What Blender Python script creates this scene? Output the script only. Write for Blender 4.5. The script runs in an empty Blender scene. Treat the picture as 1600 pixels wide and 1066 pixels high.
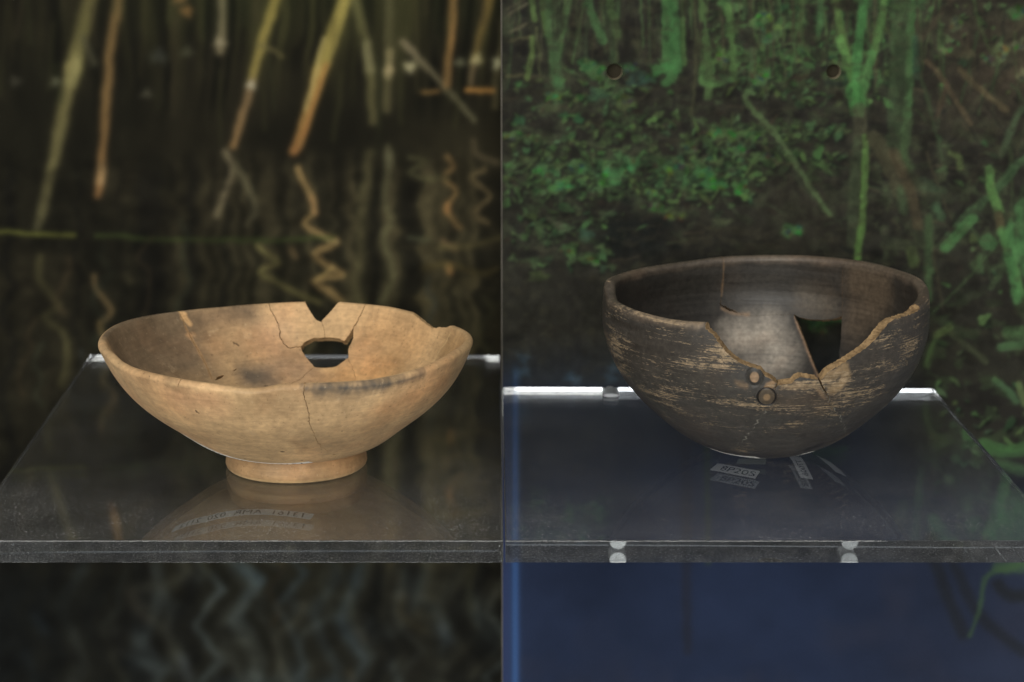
import bpy, math, random
import numpy as np
from mathutils import Vector
from mathutils.geometry import delaunay_2d_cdt

# ------------------------------------------------------------------ camera, world, lamps, exposure
SC = bpy.context.scene
COL = SC.collection
CAM_H = 0.29                       # metres above the top of the shelves
PITCH = math.radians(13.2)
FPX, CX, CY = 3300.0, 800.0, 533.0  # focal length and centre measured on the 1600 px photograph

cam_d = bpy.data.cameras.new('camera')
cam = bpy.data.objects.new('camera', cam_d)
COL.objects.link(cam)
cam.location = (0, 0, CAM_H)
cam.rotation_euler = (math.radians(90) - PITCH, 0, 0)
cam_d.sensor_width = 36.0
cam_d.lens = 36.0 * FPX / 1600.0
cam_d.clip_start, cam_d.clip_end = 0.02, 50
cam_d.dof.use_dof = True
cam_d.dof.focus_distance = 0.965
cam_d.dof.aperture_fstop = 11.0
SC.camera = cam

W = bpy.data.worlds.new('World')
SC.world = W
W.use_nodes = True
W.node_tree.nodes['Background'].inputs[0].default_value = (0.95, 0.97, 1.0, 1)
W.node_tree.nodes['Background'].inputs[1].default_value = 0.27


def area(name, loc, target, sx, sy, power, color):
    d = bpy.data.lights.new(name, 'AREA')
    d.shape = 'RECTANGLE'
    d.size, d.size_y, d.energy, d.color = sx, sy, power, color
    o = bpy.data.objects.new(name, d)
    COL.objects.link(o)
    o.location = loc
    o.rotation_euler = (Vector(target) - Vector(loc)).to_track_quat('-Z', 'Y').to_euler()
    return o


area('case_ceiling_lamp', (0.06, 0.74, 1.00), (0.0, 1.0, 0.0), 0.95, 0.35, 2.5, (1.0, 0.95, 0.87))
area('front_fill_lamp', (-0.5, -1.3, 0.62), (0.0, 1.0, 0.0), 2.2, 1.3, 59.0, (1.0, 0.97, 0.90))  # unseen front fill behind the camera, added to brighten the bowls' outsides
area('low_edge_fill_lamp', (0.165, 0.70, -0.140), (0.165, 1.0, -0.03), 0.35, 0.062, 0.34, (0.96, 0.98, 1.0))  # unseen lamp added low in front so the right shelf's back edge turns white

SC.view_settings.view_transform = 'Standard'
SC.view_settings.look = 'None'
SC.view_settings.exposure = 0.0
SC.view_settings.gamma = 1.0
SC.view_settings.use_curve_mapping = False
SC.render.engine = 'CYCLES'
SC.cycles.max_bounces = 20
SC.cycles.transmission_bounces = 16
SC.cycles.glossy_bounces = 10
SC.cycles.diffuse_bounces = 4
SC.cycles.caustics_refractive = True
SC.cycles.caustics_reflective = True
SC.cycles.sample_clamp_indirect = 4.0
SC.cycles.use_denoising = True

rng = np.random.default_rng(7)
random.seed(7)

# ------------------------------------------------------------------ measuring helpers
_c, _s = math.cos(PITCH), math.sin(PITCH)
FW, UP, RT = np.array([0, _c, -_s]), np.array([0, _s, _c]), np.array([1., 0, 0])
CAM = np.array([0, 0, CAM_H])


def proj(p):
    d = np.asarray(p, float) - CAM
    z = d @ FW
    return np.stack([CX + FPX * (d @ RT) / z, CY - FPX * (d @ UP) / z], -1)


def _ray(x, y):
    return FW + RT * (x - CX) / FPX + UP * (CY - y) / FPX


def on_z(x, y, z=0.0):
    d = _ray(x, y)
    return CAM + d * (z - CAM_H) / d[2]


def on_y(x, y, Y):
    d = _ray(x, y)
    return CAM + d * Y / d[1]


def lin(c):
    c = np.asarray(c, float) / 255.0
    return np.where(c <= 0.04045, c / 12.92, ((c + 0.055) / 1.055) ** 2.4)


def spl(x, y, xx):                  # natural cubic spline
    x = np.asarray(x, float); y = np.asarray(y, float)
    n = len(x); h = np.diff(x); A = np.zeros((n, n)); b = np.zeros(n); A[0, 0] = A[-1, -1] = 1
    for i in range(1, n - 1):
        A[i, i - 1] = h[i - 1]; A[i, i] = 2 * (h[i - 1] + h[i]); A[i, i + 1] = h[i]
        b[i] = 6 * ((y[i + 1] - y[i]) / h[i] - (y[i] - y[i - 1]) / h[i - 1])
    M = np.linalg.solve(A, b)
    k = np.clip(np.searchsorted(x, xx) - 1, 0, n - 2); d = xx - x[k]
    return (y[k] + d * ((y[k + 1] - y[k]) / h[k] - h[k] * (2 * M[k] + M[k + 1]) / 6)
            + d * d * M[k] / 2 + d ** 3 * (M[k + 1] - M[k]) / (6 * h[k]))


# ------------------------------------------------------------------ object helpers
def empty(name, loc, label, cat, group=None):
    o = bpy.data.objects.new(name, None)
    COL.objects.link(o)
    o.location = loc
    o.empty_display_size = 0.02
    o['label'], o['category'] = label, cat
    if group:
        o['group'] = group
    return o


def mesh_obj(name, V, F, mat, parent=None, smooth=False, fmat=None):
    """V world coordinates (n,3), F list of index tuples."""
    me = bpy.data.meshes.new(name)
    off = np.array(parent.location) if parent is not None else np.zeros(3)
    p = parent
    while p is not None and p.parent is not None:
        p = p.parent
        off = off + np.array(p.location)
    V = np.asarray(V, float) - off
    F = np.asarray(F) if not isinstance(F, np.ndarray) else F
    if F.dtype != object:
        k = F.shape[1]
        me.vertices.add(len(V)); me.vertices.foreach_set('co', V.astype(np.float32).ravel())
        me.loops.add(F.size); me.loops.foreach_set('vertex_index', F.astype(np.int32).ravel())
        me.polygons.add(len(F)); me.polygons.foreach_set('loop_start', np.arange(0, F.size, k, dtype=np.int32))
    else:
        me.from_pydata([tuple(v) for v in V], [], [tuple(f) for f in F])
    mats = mat if isinstance(mat, (list, tuple)) else [mat]
    for m in mats:
        me.materials.append(m)
    if fmat is not None:
        me.polygons.foreach_set('material_index', np.asarray(fmat, np.int32))
    me.polygons.foreach_set('use_smooth', np.full(len(me.polygons), smooth))
    me.update(calc_edges=True)
    o = bpy.data.objects.new(name, me)
    COL.objects.link(o)
    if parent is not None:
        o.parent = parent
    return o


def set_color(o, name, arr):        # arr (n,4) per vertex
    a = o.data.color_attributes.new(name, 'FLOAT_COLOR', 'POINT')
    a.data.foreach_set('color', np.ascontiguousarray(arr, np.float32).ravel())


def set_vec(o, name, arr):
    a = o.data.attributes.new(name, 'FLOAT_VECTOR', 'POINT')
    a.data.foreach_set('vector', np.ascontiguousarray(arr, np.float32).ravel())


def bevel(o, w, seg=2):
    m = o.modifiers.new('bevel', 'BEVEL')
    m.width, m.segments, m.limit_method = w, seg, 'ANGLE'
    m.angle_limit = math.radians(40)


# ------------------------------------------------------------------ materials
class NT:
    def __init__(self, name):
        self.m = bpy.data.materials.new(name)
        self.m.use_nodes = True
        self.t = self.m.node_tree
        self.t.nodes.clear()
        self.out = self.n('ShaderNodeOutputMaterial')

    def n(self, typ, **kw):
        nd = self.t.nodes.new(typ)
        for k, v in kw.items():
            setattr(nd, k, v)
        return nd

    def l(self, a, b):
        self.t.links.new(a, b)

    def set(self, sock, v):
        if isinstance(v, bpy.types.NodeSocket):
            self.l(v, sock)
        else:
            sock.default_value = v

    def math(self, op, a, b=None, clamp=False):
        nd = self.n('ShaderNodeMath', operation=op, use_clamp=clamp)
        self.set(nd.inputs[0], a)
        if b is not None:
            self.set(nd.inputs[1], b)
        return nd.outputs[0]

    def mix(self, fac, a, b, blend='MIX'):
        nd = self.n('ShaderNodeMix', data_type='RGBA', blend_type=blend)
        self.set(nd.inputs[0], fac); self.set(nd.inputs[6], a); self.set(nd.inputs[7], b)
        return nd.outputs[2]

    def noise(self, vec, scale, detail=4, rough=0.55, dist=0.0):
        nd = self.n('ShaderNodeTexNoise')
        if vec is not None:
            self.l(vec, nd.inputs['Vector'])
        nd.inputs['Scale'].default_value = scale; nd.inputs['Detail'].default_value = detail
        nd.inputs['Roughness'].default_value = rough; nd.inputs['Distortion'].default_value = dist
        return nd.outputs['Fac']

    def ramp(self, v, lo, hi, a=0.0, b=1.0):
        nd = self.n('ShaderNodeMapRange', clamp=True)
        self.set(nd.inputs[0], v)
        for i, q in enumerate((lo, hi, a, b)):
            nd.inputs[i + 1].default_value = q
        return nd.outputs[0]

    def scale(self, vec, s):
        nd = self.n('ShaderNodeVectorMath', operation='MULTIPLY')
        self.l(vec, nd.inputs[0]); nd.inputs[1].default_value = s
        return nd.outputs[0]

    def attr(self, name):
        return self.n('ShaderNodeAttribute', attribute_name=name)

    def coord(self, which='Object'):
        return self.n('ShaderNodeTexCoord').outputs[which]

    def bump(self, h, strength, dist, normal=None):
        nd = self.n('ShaderNodeBump')
        nd.inputs['Strength'].default_value = strength; nd.inputs['Distance'].default_value = dist
        self.l(h, nd.inputs['Height'])
        if normal is not None:
            self.l(normal, nd.inputs['Normal'])
        return nd.outputs[0]

    def pbr(self, color, rough=0.6, spec=0.5, normal=None, **kw):
        b = self.n('ShaderNodeBsdfPrincipled')
        self.set(b.inputs['Base Color'], color); self.set(b.inputs['Roughness'], rough)
        b.inputs['Specular IOR Level'].default_value = spec
        for k, v in kw.items():
            self.set(b.inputs[k], v)
        if normal is not None:
            self.l(normal, b.inputs['Normal'])
        self.l(b.outputs[0], self.out.inputs[0])
        return b


def rgb(*c):
    return (*[float(v) for v in lin(c)], 1.0)


def plain(name, c, rough=0.6, spec=0.4, amp=0.12, scale=120):
    t = NT(name)
    v = t.noise(t.coord(), scale, 5)
    g = t.ramp(v, 0.25, 0.75, 1 - amp, 1 + amp)
    col = t.mix(1.0, rgb(*c), g, 'MULTIPLY')
    t.pbr(col, rough, spec)
    return t.m


def buff_clay():
    t = NT('buff_clay')
    a = t.attr('tone'); w = t.attr('wrap').outputs['Vector']; co = t.coord()
    n1 = t.noise(co, 55, 6, 0.62)
    n2 = t.noise(co, 330, 4, 0.6)
    st = t.noise(t.scale(w, (34, 330, 34)), 1.0, 5, 0.6, 1.4)
    g = t.math('MULTIPLY', t.ramp(n1, 0.28, 0.72, 0.70, 1.26), t.ramp(st, 0.3, 0.7, 0.88, 1.10))
    g = t.math('MULTIPLY', g, t.ramp(n2, 0.3, 0.7, 0.84, 1.15))
    col = t.mix(1.0, a.outputs['Color'], g, 'MULTIPLY')
    red = t.ramp(t.noise(co, 24, 4), 0.52, 0.74, 0, 0.35)
    col = t.mix(red, col, t.mix(1.0, col, (1.12, 0.80, 0.66, 1), 'MULTIPLY'))
    gry = t.ramp(t.noise(t.scale(co, (1.0, 1.3, 0.8)), 31, 5), 0.58, 0.78, 0, 0.26)
    col = t.mix(gry, col, t.mix(1.0, col, (0.66, 0.70, 0.76, 1), 'MULTIPLY'))
    pale = t.ramp(t.noise(co, 90, 5, 0.7), 0.62, 0.74, 0, 0.28)
    col = t.mix(pale, col, rgb(214, 186, 146))
    pit = t.ramp(t.noise(co, 210, 2, 0.5), 0.735, 0.775, 0, 0.75)
    col = t.mix(pit, col, rgb(62, 46, 30))
    grit = t.ramp(t.noise(co, 640, 2, 0.5), 0.66, 0.72, 0, 0.45)
    col = t.mix(grit, col, rgb(96, 74, 50))
    lite = t.ramp(t.noise(co, 760, 2, 0.5), 0.66, 0.74, 0, 0.22)
    col = t.mix(lite, col, rgb(226, 202, 166))
    h = t.math('ADD', t.math('MULTIPLY', st, 0.5), t.math('MULTIPLY', n2, 0.6))
    h = t.math('SUBTRACT', h, t.math('MULTIPLY', pit, 0.8))
    nm = t.bump(h, 0.5, 0.0006)
    t.pbr(col, t.ramp(n1, 0.3, 0.7, 0.5, 0.68), 0.34, nm)
    return t.m


def clay_break(name, c1, c2):
    t = NT(name)
    co = t.coord()
    n1 = t.noise(co, 160, 6, 0.65)
    col = t.mix(t.ramp(n1, 0.3, 0.7), rgb(*c1), rgb(*c2))
    dk = t.ramp(t.noise(co, 330, 4, .7), 0.52, 0.70, 0, 0.7)
    col = t.mix(dk, col, rgb(84, 62, 42))
    nm = t.bump(t.noise(co, 600, 4), 0.8, 0.0007)
    t.pbr(col, 0.85, 0.2, nm)
    return t.m


def dark_slip():
    t = NT('dark_burnished_slip')
    a = t.attr('tone'); w = t.attr('wrap').outputs['Vector']; co = t.coord()
    st = t.noise(t.scale(w, (16, 380, 16)), 1.0, 5, 0.6, 0.6)
    n1 = t.noise(co, 70, 6, 0.65)
    n2 = t.noise(co, 420, 4, 0.6)
    g = t.math('MULTIPLY', t.ramp(st, 0.28, 0.72, 0.76, 1.24), t.ramp(n1, 0.28, 0.72, 0.78, 1.24))
    g = t.math('MULTIPLY', g, t.ramp(n2, 0.3, 0.7, 0.74, 1.30))
    col = t.mix(1.0, a.outputs['Color'], g, 'MULTIPLY')
    warm = t.ramp(t.noise(co, 40, 4), 0.5, 0.72, 0, 0.35)
    col = t.mix(warm, col, t.mix(1.0, col, (1.25, 0.98, 0.80, 1), 'MULTIPLY'))
    # scratches through the slip: long in the throwing direction, where the pot is worn
    f1 = t.noise(t.scale(w, (190, 560, 190)), 1.0, 6, 0.72, 1.8)
    f2 = t.noise(t.scale(w, (30, 1150, 30)), 1.0, 4, 0.65, 0.8)
    big = t.noise(t.scale(w, (30, 75, 30)), 1.0, 3, 0.5)
    wear = a.outputs['Alpha']
    f = t.math('ADD', t.math('MULTIPLY', f1, 0.52), t.math('MULTIPLY', f2, 0.48))
    f = t.math('ADD', f, t.math('MULTIPLY', t.math('SUBTRACT', big, 0.5), 0.42))
    f = t.math('ADD', f, t.math('MULTIPLY', t.math('SUBTRACT', wear, 0.5), 0.34))
    m = t.ramp(f, 0.574, 0.612)
    fl = t.mix(t.ramp(n2, 0.3, 0.7), rgb(122, 106, 82), rgb(168, 146, 116))
    m2 = t.math('MULTIPLY', m, t.ramp(t.noise(co, 900, 3, .7), 0.35, 0.60, 0.45, 0.95))
    col = t.mix(m2, col, fl)
    h = t.math('SUBTRACT', t.math('MULTIPLY', n2, 0.5), t.math('MULTIPLY', m, 0.6))
    nm = t.bump(h, 0.5, 0.0005)
    r = t.math('ADD', t.ramp(st, 0.3, 0.7, 0.40, 0.58), t.math('MULTIPLY', m, 0.3))
    t.pbr(col, r, 0.42, nm)
    return t.m


def acrylic(dust_at):
    t = NT('clear_acrylic')
    g = t.n('ShaderNodeBsdfGlass')
    g.inputs['IOR'].default_value = 1.49
    g.inputs['Roughness'].default_value = 0.0
    g.inputs['Color'].default_value = (0.965, 0.975, 0.98, 1)
    co = t.coord()
    geo = t.n('ShaderNodeNewGeometry')
    sep = t.n('ShaderNodeSeparateXYZ'); t.l(geo.outputs['Normal'], sep.inputs[0])
    up = t.ramp(sep.outputs['Z'], 0.6, 0.9)
    pos = t.n('ShaderNodeSeparateXYZ'); t.l(co, pos.inputs[0])
    front = t.ramp(pos.outputs['Y'], -0.02, -0.15, 0.25, 1.0)
    sp = t.ramp(t.noise(co, 800, 3, 0.75), 0.58, 0.70, 0.0, 1.0)
    sp2 = t.ramp(t.noise(co, 520, 2, 0.5), 0.765, 0.80, 0.0, 1.0)
    cl = t.ramp(t.noise(co, 26, 4), 0.35, 0.7, 0.35, 1.0)
    d = t.math('MULTIPLY', t.math('ADD', t.math('MULTIPLY', sp, 0.55), 0.055), cl)
    d = t.math('ADD', d, t.math('MULTIPLY', sp2, 0.5))
    d = t.math('MULTIPLY', t.math('MULTIPLY', d, front), up)
    # fine scuffs on the sawn edges
    ed = t.math('SUBTRACT', 1.0, t.ramp(t.math('ABSOLUTE', sep.outputs['Z']), 0.3, 0.9))
    sc = t.ramp(t.noise(co, 160, 5, 0.7), 0.45, 0.75, 0.005, 0.032)
    d = t.math('ADD', d, t.math('MULTIPLY', ed, sc), clamp=True)
    sd = t.ramp(t.math('ABSOLUTE', sep.outputs['X']), 0.5, 0.8, 0.0, 0.10)
    d = t.math('ADD', d, sd, clamp=True)
    df = t.n('ShaderNodeBsdfDiffuse')
    df.inputs['Color'].default_value = (0.74, 0.74, 0.73, 1)
    mx = t.n('ShaderNodeMixShader')
    t.l(d, mx.inputs[0]); t.l(g.outputs[0], mx.inputs[1]); t.l(df.outputs[0], mx.inputs[2])
    t.l(mx.outputs[0], t.out.inputs[0])
    return t.m


def print_mat(name, gain):
    t = NT(name)
    a = t.attr('ink')
    n = t.noise(t.coord(), 1400, 2, 0.6)
    col = t.mix(1.0, a.outputs['Color'], t.ramp(n, 0.25, 0.75, 0.80 * gain, 1.20 * gain), 'MULTIPLY')
    t.pbr(col, 0.8, 0.05)
    return t.m


M_BUFF = buff_clay()
M_BUFF_BREAK = clay_break('buff_clay_break', (164, 132, 90), (202, 168, 122))
M_DARK = dark_slip()
M_DARK_BREAK = clay_break('dark_bowl_break', (96, 78, 55), (166, 138, 100))
M_ACRYL = acrylic(None)
M_PAPER = plain('label_paper', (226, 224, 216), 0.7, 0.2, 0.05)
M_TAPE = plain('old_tape', (150, 152, 130), 0.5, 0.4, 0.08)
M_INK = plain('label_ink', (26, 26, 34), 0.7, 0.2, 0.1)
def peg_metal():
    t = NT('pale_peg_metal')
    t.pbr(t.mix(t.ramp(t.noise(t.coord(), 300, 3), .3, .7), (.86, .86, .85, 1), (.93, .93, .92, 1)), 0.32, 0.5, None, Metallic=0.75)
    return t.m


M_WHITE = peg_metal()
M_BOARD = plain('panel_board', (70, 68, 62), 0.8, 0.2, 0.1)
M_TRIM = plain('panel_cut_edge', (96, 92, 84), 0.7, 0.3, 0.35, 50)
M_SLEEVE = plain('hole_wall', (150, 140, 116), 0.35, 0.5, 0.04)
M_HOLE = plain('hole_inside', (42, 38, 26), 0.8, 0.2, 0.1)

# ------------------------------------------------------------------ printed backdrop panels
def field(h, w, cell, seed, aspect=1.0):
    """smooth value noise 0..1 on an h x w canvas, cells of `cell` px (x) and cell*aspect px (y)."""
    r = np.random.default_rng(seed)
    gy, gx = int(h / (cell * aspect)) + 4, int(w / cell) + 4
    g = r.random((gy, gx))
    y = np.arange(h) / (cell * aspect); x = np.arange(w) / cell
    yi, xi = y.astype(int), x.astype(int)
    fy, fx = y - yi, x - xi
    fy = (fy * fy * (3 - 2 * fy))[:, None]; fx = (fx * fx * (3 - 2 * fx))[None]
    a = g[yi][:, xi]; b = g[yi][:, xi + 1]; c = g[yi + 1][:, xi]; d = g[yi + 1][:, xi + 1]
    return (a * (1 - fx) + b * fx) * (1 - fy) + (c * (1 - fx) + d * fx) * fy


def fbm(h, w, cell, seed, octv=4, aspect=1.0, gain=0.55):
    o = np.zeros((h, w)); amp, tot = 1.0, 0.0
    for k in range(octv):
        o += amp * field(h, w, max(cell / 2 ** k, 1.5), seed + 31 * k, aspect); tot += amp; amp *= gain
    return o / tot


def blur(img, s):
    r = int(3 * s) + 1
    k = np.exp(-0.5 * (np.arange(-r, r + 1) / s) ** 2); k /= k.sum()
    for ax in (0, 1):
        p = [(0, 0)] * img.ndim; p[ax] = (r, r)
        q = np.pad(img, p, mode='edge')
        o = np.zeros_like(img)
        for i, kv in enumerate(k):
            sl = [slice(None)] * img.ndim; sl[ax] = slice(i, i + img.shape[ax])
            o += kv * q[tuple(sl)]
        img = o
    return img


def curve(pts, k=4):
    """Catmull-Rom through the points"""
    P = np.asarray(pts, float)
    if len(P) < 3:
        return P
    Q = np.concatenate([[2 * P[0] - P[1]], P, [2 * P[-1] - P[-2]]])
    out = []
    for i in range(1, len(Q) - 2):
        a, b, c, d = Q[i - 1:i + 3]
        for t in np.arange(k) / k:
            out.append(.5 * (2 * b + (c - a) * t + (2 * a - 5 * b + 4 * c - d) * t * t + (3 * b - a - 3 * c + d) * t ** 3))
    out.append(P[-1])
    return np.array(out)


class Canvas:
    """an ink drawing in photograph pixels, sRGB 0..255"""
    def __init__(self, x0, y0, x1, y1, base):
        self.x0, self.y0 = x0, y0
        self.w, self.h = x1 - x0, y1 - y0
        self.a = np.zeros((self.h, self.w, 3)); self.a[:] = base
        self.yy, self.xx = np.mgrid[y0:y1, x0:x1].astype(float)

    def over(self, mask, c):
        m = np.clip(mask, 0, 1)[..., None]
        self.a = self.a * (1 - m) + np.asarray(c, float) * m

    def stroke(self, pts, w, col, alpha=1.0, soft=0.5, w1=None, col1=None):
        """soft: 0 hard edge, 1 a gaussian profile; colour and width run from the first point to the last"""
        pts = curve(pts)
        ws = np.linspace(w, w if w1 is None else w1, len(pts))
        cs = np.linspace(np.asarray(col, float), np.asarray(col if col1 is None else col1, float), len(pts))
        mg = max(ws.max() * 1.6, 4)
        ax = int(max(pts[:, 0].min() - mg - self.x0, 0)); bx = int(min(pts[:, 0].max() + mg - self.x0, self.w))
        ay = int(max(pts[:, 1].min() - mg - self.y0, 0)); by = int(min(pts[:, 1].max() + mg - self.y0, self.h))
        if bx <= ax or by <= ay:
            return
        X = self.xx[ay:by, ax:bx]; Y = self.yy[ay:by, ax:bx]
        best = np.full(X.shape, 1e9); bw = np.zeros(X.shape) + 1; bc = np.zeros(X.shape + (3,))
        for i in range(len(pts) - 1):
            p, q = pts[i], pts[i + 1]
            d = q - p; L = d @ d + 1e-9
            t = np.clip(((X - p[0]) * d[0] + (Y - p[1]) * d[1]) / L, 0, 1)
            ww = (ws[i] * (1 - t) + ws[i + 1] * t) / 2
            r = np.hypot(X - p[0] - t * d[0], Y - p[1] - t * d[1]) / np.maximum(ww, 0.3)
            k = r < best
            best = np.where(k, r, best); bw = np.where(k, ww, bw)
            bc = np.where(k[..., None], cs[i] * (1 - t[..., None]) + cs[i + 1] * t[..., None], bc)
        hard = np.clip((1 - best) * bw / 1.2 + 0.5, 0, 1)
        gau = np.exp(-1.2 * best ** 2)
        m = (alpha * (hard * (1 - soft) + gau * soft))[..., None]
        self.a[ay:by, ax:bx] = self.a[ay:by, ax:bx] * (1 - m) + bc * m

    def leaf(self, x, y, rx, ry, ang, col, alpha=1.0, soft=0.3):
        mg = max(rx, ry) * 1.7 + 3
        ax = int(max(x - mg - self.x0, 0)); bx = int(min(x + mg - self.x0, self.w))
        ay = int(max(y - mg - self.y0, 0)); by = int(min(y + mg - self.y0, self.h))
        if bx <= ax or by <= ay:
            return
        X = self.xx[ay:by, ax:bx] - x; Y = self.yy[ay:by, ax:bx] - y
        c, s = math.cos(ang), math.sin(ang)
        u = (X * c + Y * s) / rx; v = (-X * s + Y * c) / ry
        wob = 0.16 * np.sin(3 * np.arctan2(v, u) + x) + 0.1 * np.sin(5 * np.arctan2(v, u) + y)
        r = np.hypot(u, v) + wob
        m = alpha * (np.clip((1 - r) * min(rx, ry) / 1.5 + 0.5, 0, 1) * (1 - soft) + np.exp(-1.2 * r * r) * soft)
        m = m[..., None]
        self.a[ay:by, ax:bx] = self.a[ay:by, ax:bx] * (1 - m) + np.asarray(col, float) * m

    def warp(self, amt, cell, seed, aspect=1.0):
        dx = (fbm(self.h, self.w, cell, seed, 3, aspect) - .5) * 2 * amt
        dy = (fbm(self.h, self.w, cell, seed + 7, 3, aspect) - .5) * 2 * amt
        q = np.stack([(self.xx + dx).ravel(), (self.yy + dy).ravel()], 1)
        self.a = self.sample(q).reshape(self.a.shape)

    def mute(self, sat, gain=1.0):
        g = self.a @ np.array([.3, .55, .15])
        self.a = np.clip(g[..., None] + (self.a - g[..., None]) * sat, 0, 255) * gain

    def sample(self, px):
        x = np.clip(px[:, 0] - self.x0, 0, self.w - 1.001); y = np.clip(px[:, 1] - self.y0, 0, self.h - 1.001)
        xi, yi = x.astype(int), y.astype(int); fx, fy = (x - xi)[:, None], (y - yi)[:, None]
        A = self.a
        return ((A[yi, xi] * (1 - fx) + A[yi, xi + 1] * fx) * (1 - fy)
                + (A[yi + 1, xi] * (1 - fx) + A[yi + 1, xi + 1] * fx) * fy)


def reed_print():
    C = Canvas(-320, -180, 830, 1240, (25, 23, 16))
    h, w = C.h, C.w
    X, Y = C.xx, C.yy
    n = fbm(h, w, 130, 1, 4, 1.2)
    C.over(0.55 * np.clip((n - 0.42) * 4, 0, 1), (40, 35, 24))
    C.over(0.55 * np.clip((80 - Y) / 160, 0, 1) * np.clip((X - 120) / 200, 0, 1), (36, 46, 20))
    C.over(0.7 * np.clip((X - 540) / 160, 0, 1) * np.clip((Y - 120) / 160, 0, 1), (52, 46, 30))
    C.over(0.55 * np.clip((Y - 240) / 200, 0, 1) * np.clip((X - 250) / 300, 0, 1), (46, 42, 29))
    n2 = fbm(h, w, 70, 5, 4, 0.28)
    C.over(0.6 * np.clip((n2 - 0.52) * 6, 0, 1) * np.clip((X - 560) / 80, 0, 1) * np.clip((Y - 330) / 60, 0, 1), (82, 70, 42))
    C.over(0.5 * np.clip((Y - 860) / 100, 0, 1), (24, 25, 23))
    C.over(0.5 * np.clip((X - 420) / 260, 0, 1) * np.clip((Y - 830) / 90, 0, 1), (44, 43, 38))
    n3 = fbm(h, w, 60, 9, 3, 1.5)
    C.over(0.5 * np.clip((n3 - 0.55) * 6, 0, 1) * np.clip((Y - 860) / 60, 0, 1), (52, 62, 70))
    # dim crowd of stems further back, and their rippled mirror image in the water
    def stripes(seed, cell, xs):
        r = np.random.default_rng(seed); g = r.random(int(3000 / cell) + 8)
        q = (xs + 900) / cell; i = np.clip(q.astype(int), 0, len(g) - 2); f = q - i; f = f * f * (3 - 2 * f)
        return g[i] * (1 - f) + g[i + 1] * f
    tri = lambda t: 2 * np.abs((t % 1.0) - .5) - .5
    slant = X + (Y - 60) * (fbm(h, w, 260, 91, 2) - .5) * .5
    st1 = .55 * stripes(3, 21, slant) + .45 * stripes(4, 9, slant)
    C.over(.62 * np.clip((st1 - .52) * 4.5, 0, 1) * np.clip((175 - Y) / 120, 0, 1) * np.clip((X + 40) / 500, .25, 1), (66, 62, 33))
    C.over(.6 * np.clip((.44 - st1) * 5, 0, 1) * np.clip((200 - Y) / 60, 0, 1), (12, 13, 9))
    jit = fbm(h, w, 150, 92, 3, .8)
    amp = 5 + 17 * np.clip((Y - 230) / 350, 0, 1)
    per = 46 + 26 * np.clip((Y - 230) / 500, 0, 1)
    xr = X + amp * tri(Y / per + 1.7 * jit) + 10 * (fbm(h, w, 34, 93, 2, .5) - .5)
    st2 = .5 * stripes(5, 24, xr) + .5 * stripes(6, 11, xr)
    wat = np.clip((Y - 225) / 60, 0, 1)
    C.over(.72 * np.clip((st2 - .53) * 5, 0, 1) * wat * np.clip((X - 150) / 420, .12, 1) * np.clip((900 - Y) / 60, 0, 1), (74, 64, 42))
    C.over(.55 * np.clip((.45 - st2) * 5, 0, 1) * wat, (17, 16, 14))
    low = np.clip((Y - 850) / 40, 0, 1)
    xl = X + 40 * tri(Y / 118 + 1.4 * fbm(h, w, 210, 94, 2)) + 16 * (fbm(h, w, 46, 95, 3, .7) - .5)
    st3 = .5 * stripes(7, 30, xl) + .5 * stripes(8, 12, xl)
    bl3 = field(h, w, 120, 96)[..., None]
    c3 = np.array([62., 60, 50]) * (1 - bl3) + np.array([54., 66, 76]) * bl3
    m3 = (.85 * np.clip((st3 - .50) * 3.5, 0, 1) * low * np.clip((X + 60) / 420, .15, 1))[..., None]
    C.a = C.a * (1 - m3) + c3 * m3
    C.over(.55 * np.clip((.44 - st3) * 5, 0, 1) * low, (16, 17, 17))
    # reeds standing in the water
    S = C.stroke
    for x, k in ((225, .35), (265, .5), (310, .4), (470, .4), (505, .35), (650, .6), (665, .45), (15, .25), (-60, .6), (-140, .5), (-230, .6), (-30, .3)):
        S([(x + random.uniform(-14, 14), -190), (x, 20), (x + random.uniform(-8, 8), random.uniform(60, 150))], 16, (72, 66, 34), k, 1.0, 10, (52, 46, 28))
    S([(165, -180), (140, 0), (126, 60), (114, 105)], 27, (92, 84, 46), .95, .75, 27, (126, 112, 62))
    S([(114, 105), (108, 135), (90, 220), (72, 300), (60, 352)], 27, (138, 122, 68), .95, .8, 18, (70, 64, 42))
    S([(120, 92), (111, 128)], 22, (150, 136, 78), .75, .9)
    S([(130, 60), (142, 85), (148, 100)], 14, (80, 74, 54), .6, 1)
    S([(200, -180), (183, 0), (172, 90), (163, 200), (158, 255), (152, 305)], 19, (104, 82, 46), .95, .75, 15, (142, 94, 52))
    S([(159, 262), (156, 285)], 15, (160, 122, 78), .7, .9)
    S([(352, -180), (347, 0), (344, 80)], 17, (104, 100, 68), .8, .9, 15, (128, 110, 80))
    S([(480, -180), (430, 0), (408, 72), (393, 125)], 19, (128, 112, 46), .95, .7, 16, (146, 122, 58))
    S([(393, 130), (380, 175), (364, 228)], 15, (120, 92, 62), .95, .75, 13, (130, 92, 54))
    S([(404, 70), (425, 78), (442, 88)], 9, (100, 88, 50), .7, .9)
    S([(615, -180), (540, 0), (512, 80), (499, 112)], 24, (150, 132, 58), .98, .55, 23, (178, 150, 66))
    S([(499, 112), (487, 160), (472, 205), (460, 236)], 23, (182, 142, 64), .98, .55, 16, (170, 106, 54))
    S([(506, 60), (492, 120), (478, 170)], 8, (204, 176, 98), .6, .9)
    S([(510, 100), (492, 160), (474, 212)], 8, (170, 98, 46), .6, .9)
    S([(545, -100), (557, 0), (570, 60), (578, 110), (582, 190)], 19, (96, 92, 52), .9, .8, 16, (84, 76, 46))
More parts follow.
